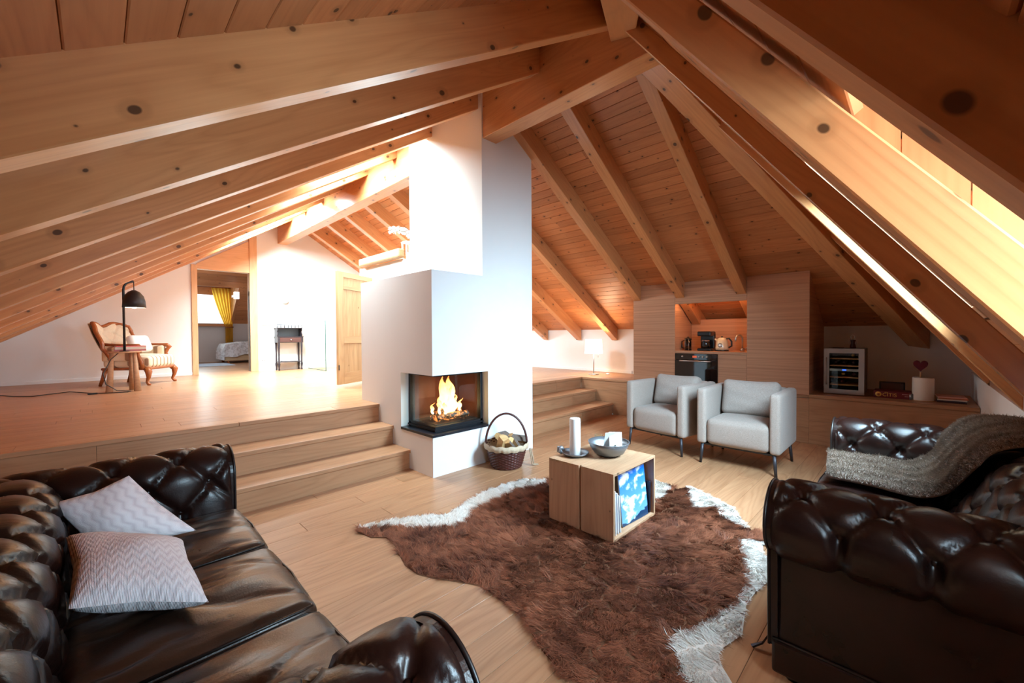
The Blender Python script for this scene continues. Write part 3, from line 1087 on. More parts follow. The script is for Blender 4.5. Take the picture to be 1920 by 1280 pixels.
# ------------------------------------------------------------------ bench with things on it, raised floor side
ZB = 0.556
t = thing('bench', 'long low oak bench in the dark nook between tall cabinet and white knee wall', 'bench', (XK, KY3, 0))
Lb = KY3 - YN + .036
box('front_board', (0, -Lb, 0.26), (.02, 0, ZB - .037), M['oak_step'], t, .001, 'y')
box('front_board', (0, -Lb, 0), (.02, 0, 0.258), M['oak_step'], t, .001, 'y')
box('top', (-.015, -Lb, ZB - .036), (1.01, 0, ZB), M['oak_step'], t, .003, 'y')
t = thing('platform_side', 'oak boarded side of the raised floor under the kitchen units', 'panel', (XK, 1.0, 0))
for i in range(3):
    box('side_board', (0, KY3 - 1.0 + .001, i * ZP / 3 + .001), (.02, 0, (i + 1) * ZP / 3 - (.034 if i == 2 else 0)), M['oak_step'], t, .001, 'y')
box('edge_board', (-.016, KY0 - 1.0 + .001, ZP - .032), (.3, 0, ZP + .0005), M['oak_step'], t, .003, 'y')
box('deck', (.02, KY3 - 1.0 + .001, ZP - .032), (1.01, 0, ZP - .001), M['oak_step'], t, 0, 'y')

wc = thing('wine_cooler', 'steel framed glass door wine cooler standing on the bench', 'wine cooler', (3.80, -2.412, ZB))
joined('cabinet', [((.03, -.17, .01), (.48, -.155, .515)), ((.03, .155, .01), (.48, .17, .515)), ((.03, -.155, .5), (.48, .155, .515)), ((.03, -.155, .01), (.48, .155, .03)), ((.46, -.155, .03), (.48, .155, .5))], M['black'], wc)
for nm, v in (('door_frame', [(-.176, .01), (.176, .01), (.128, .06), (-.128, .06)]), ('door_frame', [(.176, .01), (.176, .515), (.128, .465), (.128, .06)]),
              ('door_frame', [(.176, .515), (-.176, .515), (-.128, .465), (.128, .465)]), ('door_frame', [(-.176, .515), (-.176, .01), (-.128, .06), (-.128, .465)])):
    mk(nm, [(0, a, b) for a, b in v] + [(.028, a, b) for a, b in v], [(0, 1, 2, 3), (7, 6, 5, 4), (1, 0, 4, 5), (2, 1, 5, 6), (3, 2, 6, 7), (0, 3, 7, 4)], M['steel'], wc)
box('pane', (.008, -.128, .06), (.013, .128, .465), M['glass'], wc)
for zz in (.395, .315, .185, .10):
    box('rack_shelf', (.05, -.128, zz), (.44, .128, zz + .012), M['trim'], wc, .002, 'y')
box('divider', (.035, -.128, .262), (.44, .128, .288), M['steel'], wc)
box('display', (.033, -.02, .268), (.036, .015, .282), emit('cooler_display', (.05, .18, 1.0, 1), 2.5), wc)
tube('handle', [(-.002, .152, .11), (-.022, .152, .13), (-.022, .152, .39), (-.002, .152, .41)], .007, M['steel'], wc)
M['bottle_glass'] = plain('dark_bottle_glass', srgb(22, 30, 22), 0.15)
M['foil_gold'] = plain('gold_foil', srgb(200, 150, 70), 0.35, .6)
M['foil_red'] = plain('dark_foil', srgb(70, 20, 26), 0.4, .2)
bi = 0
wbottle = None
names = {(.407, -.075): 'gold topped wine bottle alone on the uppermost shelf inside the wine cooler',
         (.327, .08): 'wine bottle at the left of the second shelf inside the wine cooler',
         (.327, .0): 'wine bottle in the middle of the second shelf inside the wine cooler',
         (.327, -.08): 'wine bottle at the right of the second shelf inside the wine cooler',
         (.197, .01): 'gold topped wine bottle in the middle of the third shelf inside the wine cooler',
         (.197, -.08): 'wine bottle at the right of the third shelf inside the wine cooler',
         (.112, .02): 'wine bottle in the middle of the lowest shelf inside the wine cooler',
         (.112, .10): 'wine bottle at the left of the lowest shelf inside the wine cooler'}
for (zz, yb_), lab in names.items():
    b = thing('wine_bottle', lab, 'bottle', (3.80 + .06, -2.412 + yb_, ZB + zz + .032 + .001), 0, 'bottles in the wine cooler')
    lathe('glass_body', [(0, .05), (.014, .05), (.014, .11), (.030, .17), (.032, .20), (.032, .33), (0, .33)], M['bottle_glass'], b, 14, rot=(0, PI / 2, 0))
    lathe('foil', [(0, 0), (.0155, 0), (.0155, .055), (0, .055)], M['foil_gold'] if 'gold' in lab else M['foil_red'], b, 14, rot=(0, PI / 2, 0))
# corkscrew stand and folded cloth on the cooler
t = thing('corkscrew', 'winged corkscrew figure with metal loop head standing on the wine cooler', 'corkscrew', (3.98, -2.475, ZB + .5155))
lathe('body', [(0, 0), (.03, 0), (.026, .03), (.018, .06), (.024, .085), (.03, .095), (0, .10)], plain('dark_red_lacquer', srgb(60, 18, 20), .3), t, 18)
tube('head_loop', [(0, .018 * math.sin(a), .125 + .025 * math.cos(a)) for a in [2 * PI * i / 12 for i in range(12)]], .004, M['steel'], t, 6, closed=True)
for s_ in (-1, 1):
    tube('wing', [(0, s_ * .018, .09), (0, s_ * .035, .08), (0, s_ * .033, .055)], .004, M['steel'], t, 6)
tag(box('folded_cloth', (3.86, -2.40, ZB + .5155), (3.96, -2.30, ZB + .523), plain('dark_cloth', srgb(50, 42, 40), .9), None, .003), 'small dark folded cloth lying on the wine cooler', 'cloth')
# cylinder vase with heart
t = thing('candle_holder', 'plain off-white cylinder with a red heart pick, standing on the bench', 'ornament', (3.86, -3.04, ZB))
lathe('cylinder', [(0, 0), (.079, 0), (.081, .004), (.081, .222), (.078, .228), (0, .226)], plain('off_white_wax', srgb(238, 226, 212), .55), t, 36)
lathe('stick', [(0, .222), (.006, .222), (.006, .285), (0, .285)], M['trim'], t, 8, (.0, .02, 0))
hp_ = []
for i in range(40):
    a = 2 * PI * i / 40
    hp_.append((.0034 * 16 * math.sin(a) ** 3 * 1.0, .0041 * (13 * math.cos(a) - 5 * math.cos(2 * a) - 2 * math.cos(3 * a) - math.cos(4 * a))))
n = len(hp_)
hv = [(-.008, .02 + a, .352 + b * 1.0) for a, b in hp_] + [(.008, .02 + a, .352 + b) for a, b in hp_]
mk('heart', hv, [tuple(range(n)), tuple(range(2 * n - 1, n - 1, -1))] + [((i + 1) % n, i, n + i, n + (i + 1) % n) for i in range(n)], plain('dark_red_felt', srgb(96, 16, 34), .8), t)
# saucer under it
tag(lathe('saucer', [(0, 0), (.09, 0), (.095, .004), (0, .004)], M['trim'], None, 28, (3.86, -3.04, ZB)), 'flat wooden saucer under the off-white cylinder', 'saucer')
t.location.z += .0045
# board game box with lettering
gb = thing('game_box', 'dark red game box with yellow lettering lying on the bench', 'box', (3.82, -2.81, ZB))
box('carton', (-.0, -.145, 0), (.22, .145, .072), plain('dark_red_card', srgb(110, 18, 30), .5), gb, .002)
def text(name, body, size, loc, rot, mat, parent, extrude=.0006, align='CENTER'):
    cu = bpy.data.curves.new(name, 'FONT')
    cu.body = body
    cu.size = size
    cu.extrude = extrude
    cu.align_x = align
    cu.align_y = 'CENTER'
    o = bpy.data.objects.new(name, cu)
    dg = bpy.context.evaluated_depsgraph_get()
    COL.objects.link(o)
    me = bpy.data.meshes.new_from_object(o.evaluated_get(bpy.context.evaluated_depsgraph_get()))
    bpy.data.objects.remove(o)
    me.materials.clear()
    me.materials.append(mat)
    m = bpy.data.objects.new(name, me)
    link(m, parent)
    m.location = loc
    m.rotation_euler = rot
    return m
YEL = plain('yellow_print', srgb(226, 178, 84), .5)
text('lettering', 'CITIS', .05, (-.0006, .02, .034), (PI / 2, 0, -PI / 2), YEL, gb)
text('lettering', 'otte', .016, (-.0006, .045, .06), (PI / 2, 0, -PI / 2), YEL, gb)
for zz, ww_ in ((.046, .05), (.026, .03)):
    box('print_line', (-.001, -.125, zz), (0, -.125 + ww_, zz + .006), plain('pale_print', srgb(190, 150, 150), .5), gb)
lathe('print_badge', [(0, 0), (.026, 0), (.026, .001), (0, .001)], YEL, gb, 24, (0, .108, .037), rot=(0, -PI / 2, 0))
lathe('print_badge', [(0, 0), (.012, 0), (.012, .001), (0, .001)], plain('brown_print', srgb(150, 80, 30), .5), gb, 18, (-.001, .108, .035), rot=(0, -PI / 2, 0))
t = thing('picture_frame', 'small dark framed card leaning behind the red game box', 'frame', (4.10, -2.80, ZB))
o = box('frame', (0, -.105, 0), (.014, .105, .15), M['black'], t, .003)
box('card', (-.002, -.092, .013), (0, .092, .137), plain('brown_card', srgb(104, 78, 74), .7), t)
# white candle tin between box and cylinder
tag(lathe('tin', [(0, 0), (.018, 0), (.018, .06), (0, .06)], M['pewter'], None, 16, (3.83, -2.985 + .03, ZB)), 'slim silver tin between the game box and the off-white cylinder', 'tin')
# flat stack of magazines at the right end
cols = [(srgb(70, 34, 30), .012, 'dark maroon magazine at the bottom of the flat stack on the bench'),
        (srgb(60, 60, 70), .010, 'slate grey magazine second from the bottom of the flat stack on the bench'),
        (srgb(210, 196, 180), .012, 'cream magazine in the middle of the flat stack on the bench'),
        (srgb(176, 92, 56), .012, 'orange brown magazine below the top of the flat stack on the bench'),
        (srgb(226, 160, 140), .010, 'pale pink magazine on top of the flat stack on the bench')]
z = ZB + .0003
for i, (c, th, lab) in enumerate(cols):
    m_ = thing('magazine', lab, 'magazine', (3.93 + .008 * (i % 2), -3.245 + .006 * ((i * 2) % 3), z), .03 * (i - 2), 'magazines stacked on the bench')
    box('pages', (-.13, -.098, .0015), (.13, .098, th - .0015), M['paper'], m_)
    box('cover', (-.132, -.1, 0), (.132, .1, .0015), plain('cover', c, .4), m_)
    box('cover', (-.132, -.1, th - .0015), (.132, .1, th), plain('cover', c, .4), m_)
    box('spine', (-.1335, -.1, 0), (-.132, .1, th), plain('cover', c, .4), m_)
    z += th + .0004
# ------------------------------------------------------------------ tufted leather sofas
def tuft(s, t, s0, ds, dt, ns, H):
    """height field: buttons in a diamond lattice, rows 0..ns along s, folds between them, pleats past the last rows"""
    q = (s - s0) / ds
    p = t / dt
    qc = np.clip(q, 0, ns)
    def cr(x, w):
        d = np.abs(x - np.round(x))
        return 1 - np.exp(-(d / w) ** 2)
    a, b = (p + qc) / 2, (p - qc) / 2
    puff = cr(a, .075) * cr(b, .075)
    dome = np.abs(np.sin(PI * a) * np.sin(PI * b)) ** .6
    da, db = np.abs(a - np.round(a)), np.abs(b - np.round(b))
    but = np.exp(-((da ** 2 + db ** 2) / .022))
    h = H * (.55 * puff + .45 * dome) - .7 * H * np.exp(-((da ** 2 + db ** 2) / .010)) - .35 * H * but
    th = np.arctan2(a - np.round(a), b - np.round(b))
    rho = np.sqrt(da ** 2 + db ** 2)
    h = h + .16 * H * np.cos(11 * th) * np.exp(-((rho - .20) / .10) ** 2)
    # pleats beyond the rows
    par = np.where(q < 0, 0, ns % 2)
    pl = cr((p - par) / 2, .09)
    k = np.clip(np.maximum(-q, q - ns) * 1.6, 0, 1)
    h = h * (1 - k) + H * (.75 * pl + .12) * k
    return h

def roll_profile(r, zc, z0, ang_end, n=56, lean_=0.02):
    """inner vertical, over the roll, under on the outside; returns o, z, no, nz, arc length"""
    pts = []
    L1 = zc - z0
    tot = L1 + r * (PI - ang_end)
    for i in range(n + 1):
        s = tot * i / n
        if s < L1:
            lean = lean_ * (1 - s / L1)
            pts.append((-r - lean, z0 + s, -1, 0.05, s))
        else:
            a = PI - (s - L1) / r
            pts.append((r * math.cos(a), zc + r * math.sin(a), math.cos(a), math.sin(a), s))
    return np.array(pts)

def rbox(name, w, d, h, r, mat, parent=None, loc=(0, 0, 0), puff=0.0, rot=(0, 0, 0), n=18, wrinkle=0.0, seed=0, puff_front=0.0):
    """rounded, slightly puffed upholstery block centred on loc"""
    t = np.linspace(-1, 1, n)
    t = np.sign(t) * (1 - (1 - np.abs(t)) ** 1.7)
    u, v = np.meshgrid(t, t, indexing='ij')
    half = np.array([w, d, h]) / 2
    V, Q = [], []
    off = 0
    for ax in range(3):
        for sg in (-1, 1):
            P = np.zeros((n, n, 3))
            P[..., ax] = sg
            P[..., (ax + 1) % 3] = u
            P[..., (ax + 2) % 3] = v
            X = P * half
            inner = np.clip(X, -(half - r), half - r)
            dlt = X - inner
            ln = np.linalg.norm(dlt, axis=-1, keepdims=True)
            X = inner + dlt / np.maximum(ln, 1e-9) * r
            V.append(X.reshape(-1, 3))
            idx = np.arange(n * n).reshape(n, n) + off
            a, b, c, e = idx[:-1, :-1].ravel(), idx[1:, :-1].ravel(), idx[1:, 1:].ravel(), idx[:-1, 1:].ravel()
            Q.append(np.stack([a, b, c, e] if sg > 0 else [a, e, c, b], 1))
            off += n * n
    V = np.vstack(V)
    fx = 1 - np.clip(np.abs(V[:, 0]) / half[0], 0, 1) ** 2.2
    fy = 1 - np.clip(np.abs(V[:, 1]) / half[1], 0, 1) ** 2.2
    fz = 1 - np.clip(np.abs(V[:, 2]) / half[2], 0, 1) ** 2
    V[:, 2] += np.sign(V[:, 2]) * puff * fx * fy
    V[:, 1] -= (V[:, 1] < 0) * puff_front * fx * fz
    if wrinkle:
        rg = np.random.default_rng(seed)
        for _ in range(7):
            k = rg.uniform(8, 30, 2) * np.array([1.0, .35]) * rg.choice([-1, 1], 2)
            ph = V[:, 0] * k[0] + V[:, 1] * k[1] + rg.uniform(0, 6) + .8 * np.sin(V[:, 1] * 9 + rg.uniform(0, 6))
            V[:, 2] += wrinkle * fx * fy * np.sin(ph)
        # folds radiating over the seat: sharp creases running front to back
        for _ in range(9):
            x0_, y0_ = rg.uniform(-half[0] * .8, half[0] * .8), rg.uniform(-half[1] * .7, half[1] * .7)
            sl_, ln_ = rg.uniform(-.9, .9), rg.uniform(.08, .22)
            dx = V[:, 0] - x0_ - sl_ * (V[:, 1] - y0_) * .5 - .01 * np.sin(V[:, 1] * 30)
            V[:, 2] -= (V[:, 2] > 0) * 2.2 * wrinkle * np.exp(-(dx / .012) ** 2) * np.exp(-((V[:, 1] - y0_) / ln_) ** 2)
    Q = np.vstack(Q)
    key = np.round(V, 5)
    _, first, inv = np.unique(key, axis=0, return_index=True, return_inverse=True)
    V2 = V[first]
    Q2 = inv.ravel()[Q]
    o = npmesh(name, V2, Q2, mat, parent, True)
    o.location = loc
    o.rotation_euler = rot
    return o

BUT = None
def button(parent, P, nrm):
    global BUT
    if BUT is None:
        o = lathe('button', [(0, -.004), (.014, -.004), (.0135, .004), (.008, .009), (0, .0105)], M['leather'], parent, 12)
        BUT = o.data
    else:
        o = bpy.data.objects.new('button', BUT)
        link(o, parent)
    o.location = P
    o.rotation_euler = Vector(nrm).to_track_quat('Z', 'Y').to_euler()
    return o

def tufted_roll(name, parent, length, org, sdir, odir, r, zc, z0, H, ds, dt, ns, s0, mat, ang_end=-1.15, nt=None, fade0=True, fade1=False, toff=0.0, lean=0.02):
    """org: point of roll centre line start (z ignored), sdir along the roll, odir outward"""
    pr_ = roll_profile(r, zc, z0, ang_end, 56, lean)
    nt = nt or int(length / .011)
    t = np.linspace(0, length, nt)
    Sg, Tg = np.meshgrid(pr_[:, 4], t, indexing='ij')
    h = tuft(Sg, Tg + toff, s0, ds, dt, ns, H)
    if fade0:
        h = h * np.clip(Tg / .03, 0, 1) ** .5
    if fade1:
        h = h * np.clip((length - Tg) / .03, 0, 1) ** .5
    ng = np.repeat(np.arange(len(pr_))[:, None], nt, 1)
    o_ = pr_[ng, 0] + pr_[ng, 2] * h
    z_ = pr_[ng, 1] + pr_[ng, 3] * h
    sd, od = Vector(sdir), Vector(odir)
    P = np.zeros(o_.shape + (3,))
    for k in range(3):
        P[..., k] = org[k] * (k < 2) + sd[k] * Tg + od[k] * o_
    P[..., 2] = z_
    flip = sd.cross(od).z > 0
    ob = grid(name, P, mat, parent, True, flip=not flip)
    # buttons at the lattice points
    for j in range(ns + 1):
        s = s0 + j * ds
        i = int(np.argmin(np.abs(pr_[:, 4] - s)))
        m0 = int(math.floor(toff / dt)) - 1
        for m in range(m0, m0 + int(length / dt) + 4):
            if (m + j) % 2:
                continue
            tt = m * dt - toff
            if tt < .04 or tt > length - .04:
                continue
            hh = float(tuft(np.array([s]), np.array([m * dt]), s0, ds, dt, ns, H)[0])
            oo, zz = pr_[i, 0] + pr_[i, 2] * hh, pr_[i, 1] + pr_[i, 3] * hh
            Pp = Vector((org[0], org[1], 0)) + sd * tt + od * oo
            Pp.z = zz
            nn = od * pr_[i, 2] + Vector((0, 0, pr_[i, 3]))
            button(parent, Pp, nn)
    return ob

def keyhole(r, zc, zb, oin, oout, n=30):
    pts = [(oin, zb), (-r, zc)]
    for i in range(1, n + 1):
        a = PI - (PI + 1.05) * i / n
        pts.append((r * math.cos(a), zc + r * math.sin(a)))
    pts.append((oout, zb))
    return pts

def sofa(name, label, loc, rot, Wc, D, ncush, tone, sag=0, bz=.585, lean=.03, rb=.118):
    T = thing(name, label, 'sofa', loc, rot)
    r, zc, z0 = .118, .585, .30
    LM, LS = M['leather'], tone
    H = .026
    for sg in (-1, 1):
        tufted_roll('arm', T, D - .01, (sg * Wc / 2, 0, 0), (0, 1, 0), (sg, 0, 0), r, zc, z0, H, .118, .105, 4, .165, LM, toff=.02)
        # front scroll panel with piping
        kh = keyhole(r + .006, zc, .13, -.125, .05)
        n = len(kh)
        x0 = sg * Wc / 2
        v = [(x0 + sg * o, -.014, z) for o, z in kh] + [(x0 + sg * o, .014, z) for o, z in kh]
        f = [tuple(range(n))[::sg], tuple(range(2 * n - 1, n - 1, -1))[::sg]] + [(((i + 1) % n), i, n + i, n + (i + 1) % n)[::sg] for i in range(n)]
        mk('arm_front', v, f, LM, T)
        tube('piping', [(x0 + sg * o * 1.01, -.012, z) for o, z in kh], .0055, M['piping'], T, 6)
        # outer side below the roll
        a, b = sorted((x0 - sg * .10, x0 + sg * .048))
        box('side_panel', (a, .012, .13), (b, D - .02, .56), LM, T, .012)
        a, b = sorted((x0 - sg * .10, x0 + sg * .056))
        box('plinth', (a, -.004, .035), (b, D - .02, .155), LM, T, .01)
        tube('piping', [(x0 + sg * .052, .0, .158), (x0 + sg * .052, D - .03, .158)], .005, M['piping'], T, 6)
        for yy in (.05, D - .08):
            lathe('foot', [(0, 0), (.022, 0), (.03, .02), (.03, .036), (0, .036)], M['black'], T, 14, (x0 + sg * -.01, yy, 0))
    # back
    tufted_roll('back', T, Wc + .06, (-(Wc + .06) / 2, D - .13, 0), (1, 0, 0), (0, 1, 0), rb, bz, z0, H, .105, .105, 4 if bz > .6 else 3, .13, LM, fade0=False, toff=.0, lean=lean)
    box('back_panel', (-Wc / 2 - .05, D - .12, .05), (Wc / 2 + .05, D - .08, .56), LM, T, .01)
    # front rail, seat deck, loose seat cushions
    box('front_rail', (-Wc / 2 + .10, .0, .04), (Wc / 2 - .10, .05, .30), LM, T, .012)
    box('seat_deck', (-Wc / 2 + .09, .05, .10), (Wc / 2 - .09, D - .12, .30), LM, T)
    wi = Wc - 2 * r - .015
    cw = wi / ncush
    dep = D - .13 - rb - lean + .04
    for i in range(ncush):
        xc = -wi / 2 + cw * (i + .5)
        rbox('seat_cushion', cw - .004, dep, .145, .045, LS, T, (xc, dep / 2 - .025, .375), .022, (0, 0, 0), 60, .0032, 11 + i + sag, .012)
        e = cw / 2 - .012
        tube('piping', [(xc - e, dep - .06, .438), (xc - e, .02, .438), (xc - e + .012, -.008, .432), (xc, -.022, .432), (xc + e - .012, -.008, .432), (xc + e, .02, .438), (xc + e, dep - .06, .438)],
             .0045, M['piping'], T, 6)
    return T

sofa('leather_sofa', 'dark brown buttoned leather sofa with three worn seat cushions and two pale pillows', (-1.605, -1.465, 0), PI / 2, 1.79, .79, 3, M['leather_seat'])
s2 = sofa('leather_sofa', 'dark brown buttoned leather sofa with a fur throw, against the white knee wall', (.475, -2.635, 0), PI, 1.55, .80, 2, M['leather'], 5, .67, .15, .10)
# strap hanging under the near arm
mk('strap', [(.655, -.02, .11), (.685, -.022, .11), (.70, -.06, .03), (.675, -.06, .025), (.715, -.09, .008), (.70, -.10, .006),
             (.655, -.026, .11), (.685, -.028, .11), (.70, -.066, .033), (.675, -.066, .028), (.715, -.095, .011), (.70, -.104, .009)],
   [(0, 1, 2, 3), (3, 2, 4, 5), (7, 6, 9, 8), (8, 9, 11, 10), (1, 0, 6, 7), (2, 1, 7, 8), (4, 2, 8, 10), (5, 4, 10, 11), (3, 5, 11, 9), (0, 3, 9, 6)], M['piping'], s2)

# ------------------------------------------------------------------ knitted pillows
def knit(name, zig):
    k = NT(name)
    tc = k.n('ShaderNodeTexCoord')
    uv = k.n('ShaderNodeAttribute', attribute_name='pc').outputs['Vector']
    sp = k.n('ShaderNodeSeparateXYZ')
    k.l(uv, sp.inputs[0])
    if zig:
        zz = k.math('PINGPONG', k.math('MULTIPLY', sp.outputs[0], 9.0), 0.5)
        f = k.math('PINGPONG', k.math('MULTIPLY', k.math('ADD', sp.outputs[1], k.math('MULTIPLY', zz, .16)), 11.0), .5)
    else:
        zz = k.math('PINGPONG', k.math('MULTIPLY', sp.outputs[1], 6.0), 0.5)
        f = k.math('PINGPONG', k.math('MULTIPLY', k.math('ADD', sp.outputs[0], k.math('MULTIPLY', zz, .10)), 8.0), .5)
    st = k.n('ShaderNodeTexWave', wave_type='BANDS')
    k.l(uv, st.inputs['Vector'])
    st.inputs['Scale'].default_value = 28.0
    st.inputs['Distortion'].default_value = 2.0
    nz = k.noise(uv, 60.0, 3)
    h = k.math('ADD', k.math('MULTIPLY', f, 1.4), k.math('ADD', k.math('MULTIPLY', st.outputs[1], .25), k.math('MULTIPLY', nz, .5)))
    k.l(k.ramp(h, (0.2, srgb(222, 208, 213)), (0.8, srgb(250, 242, 244))), k.b.inputs['Base Color'])
    k.b.inputs['Roughness'].default_value = .95
    k.b.inputs['Sheen Weight'].default_value = .2
    k.bump(h, .4, .010)
    return k.m

def pillow(name, label, c, thick, mat, nz, n=40, pinch=.10):
    """c: corners (u0v0,u1v0,u1v1,u0v1)"""
    c = [Vector(x) for x in c]
    ctr = sum(c, Vector()) / 4
    u = np.linspace(-1, 1, n)
    U, Vv = np.meshgrid(u, u, indexing='ij')
    # pillow outline is slightly concave between corners
    pu = 1 - pinch * (1 - Vv ** 2) * .0
    ku = U * (1 - pinch * (1 - np.abs(U) ** 2 * 0) * (1 - Vv ** 2) * 0) 
    def side(sg):
        uu = U * (1 - pinch * .6 * (1 - Vv ** 4) * 0 - pinch * (np.abs(Vv) < 2) * 0)
        a, b = (U * (1 - pinch * (1 - np.abs(Vv)) * np.abs(U)) + 1) / 2, (Vv * (1 - pinch * (1 - np.abs(U)) * np.abs(Vv)) + 1) / 2
        P = np.zeros((n, n, 3))
        for k in range(3):
            P[..., k] = (1 - a) * (1 - b) * c[0][k] + a * (1 - b) * c[1][k] + a * b * c[2][k] + (1 - a) * b * c[3][k]
        N = (c[1] - c[0]).cross(c[3] - c[0]).normalized()
        if N.dot(Vector(nz)) < 0:
            N = -N
        hgt = thick / 2 * ((1 - U ** 2) * (1 - Vv ** 2)) ** .42
        rg = np.random.default_rng(5)
        for _ in range(5):
            kk = rg.uniform(1.5, 5, 2) * rg.choice([-1, 1], 2)
            hgt = hgt + .004 * (1 - U ** 2) * (1 - Vv ** 2) * np.sin(kk[0] * U + kk[1] * Vv + rg.uniform(0, 6))
        for k in range(3):
            P[..., k] += sg * N[k] * hgt
        return P
    Pa, Pb = side(1), side(-1)
    idx = np.arange(n * n).reshape(n, n)
    q = np.stack([idx[:-1, :-1].ravel(), idx[1:, :-1].ravel(), idx[1:, 1:].ravel(), idx[:-1, 1:].ravel()], 1)
    V = np.vstack([Pa.reshape(-1, 3), Pb.reshape(-1, 3)]) - np.array(ctr)
    Q = np.vstack([q, q[:, ::-1] + n * n])
    o = npmesh(name, V, Q, mat, None, True)
    at = o.data.attributes.new('pc', 'FLOAT_VECTOR', 'POINT')
    pc = np.stack([U.ravel(), Vv.ravel(), np.zeros(n * n)], 1) * .5 + .5
    at.data.foreach_set('vector', np.vstack([pc, pc + 3.37]).astype(np.float32).ravel())
    o.location = ctr
    tag(o, label, 'pillow', 'knitted pillows on the sofa')
    return o
# rear pillow on its corner against the far arm, front pillow lying in front of it
pillow('pillow', 'pale lilac knitted pillow standing on its corner against the tufted sofa arm',
       [(-2.05, -.93, .455), (-1.785, -1.02, .50), (-1.965, -.84, .715), (-2.165, -.82, .66)], .15, knit('cable_knit', False), (.3, -.8, .6))
pillow('pillow', 'pale lilac zigzag knitted pillow lying in front of the other pillow on the sofa',
       [(-2.105, -1.47, .56), (-1.835, -1.60, .51), (-1.845, -1.20, .545), (-2.125, -1.03, .60)], .14, knit('zigzag_knit', True), (.1, 0, 1))

# ------------------------------------------------------------------ fur strands (real geometry, tens of thousands, one object)
def hair_mat(name, c1, c2, rough=.6):
    k = NT(name)
    at = k.n('ShaderNodeAttribute', attribute_name='rv')
    k.l(k.mix(at.outputs['Fac'], c1, c2), k.b.inputs['Base Color'])
    k.b.inputs['Roughness'].default_value = rough
    k.b.inputs['Specular IOR Level'].default_value = .25
    return k.m
def strands(name, roots, dirs, lens, width, mat, parent, up=None, curl=.35, segs=2, seed=0, shade=None):
    rg = np.random.default_rng(seed)
    n = len(roots)
    up = np.tile(np.array([0, 0, 1.0]), (n, 1)) if up is None else up
    d = dirs / np.maximum(np.linalg.norm(dirs, axis=1, keepdims=True), 1e-9)
    side = np.cross(d, up)
    side /= np.maximum(np.linalg.norm(side, axis=1, keepdims=True), 1e-9)
    V, Q = [], []
    lay = rg.uniform(.25, .6, (n, 1))
    bend = rg.normal(0, curl, (n, 1))
    prevs = []
    for s in range(segs + 1):
        t = s / segs
        pos = roots + lens[:, None] * (d * t * .95 + up * (lay * (t - .75 * t * t)) + side * bend * t * t * .5)
        w = width * (1 - .85 * t)
        prevs.append((pos - side * w / 2, pos + side * w / 2))
    V = np.stack([p for pr_ in prevs for p in pr_], 1)   # n,(segs+1)*2,3
    m = (segs + 1) * 2
    base = (np.arange(n) * m)[:, None]
    Q = np.concatenate([base + np.array([[2 * s, 2 * s + 1, 2 * s + 3, 2 * s + 2]]) for s in range(segs)], 0)
    o = npmesh(name, V.reshape(-1, 3), Q, mat, parent, False)
    at = o.data.attributes.new('rv', 'FLOAT', 'POINT')
    rv = rg.uniform(0, 1, n) if shade is None else np.clip(shade + rg.uniform(-.25, .25, n), 0, 1)
    at.data.foreach_set('value', np.repeat(rv, m).astype(np.float32))
    return stuff(o)

def inpoly(P, poly):
    poly = np.asarray(poly)
    x, y = P[:, 0], P[:, 1]
    ins = np.zeros(len(P), bool)
    n = len(poly)
    j = n - 1
    for i in range(n):
        xi, yi = poly[i]
        xj, yj = poly[j]
        c = ((yi > y) != (yj > y)) & (x < (xj - xi) * (y - yi) / (yj - yi + 1e-12) + xi)
        ins ^= c
        j = i
    return ins
RUG = [(-0.901, -0.463), (-0.858, -0.423), (-0.712, -0.48), (-0.65, -0.503), (-0.482, -0.606), (-0.378, -0.69), (-0.229, -0.667), (0.042, -0.573), (0.261, -0.57), (0.532, -0.597), (0.645, -0.753), (0.869, -0.891), (1.023, -1.167), (1.123, -1.425), (1.282, -1.38), (1.25, -1.557), (1.205, -1.638), (1.275, -1.661), (1.31, -1.698), (1.283, -1.785), (1.18, -1.966), (1.124, -2.067), (0.983, -2.155), (0.86, -2.234), (0.83, -2.325), (0.772, -2.378), (0.696, -2.362), (0.657, -2.352), (0.565, -2.388), (0.62, -2.501), (0.538, -2.511), (0.477, -2.478), (0.314, -2.468), (0.177, -2.447), (0.04, -2.44), (-0.081, -2.462), (-0.196, -2.485), (-0.334, -2.452), (-0.384, -2.454), (-0.437, -2.485), (-0.494, -2.537), (-0.601, -2.583), (-0.868, -2.389), (-0.868, -2.254), (-0.847, -2.169), (-0.858, -2.089), (-0.834, -1.974), (-0.789, -1.867), (-0.747, -1.778), (-0.729, -1.674), (-0.723, -1.55), (-0.726, -1.462), (-0.775, -1.364), (-0.853, -1.237), (-0.888, -1.153), (-0.89, -1.031), (-0.853, -0.903), (-0.803, -0.771), (-0.814, -0.671), (-0.878, -0.604)]
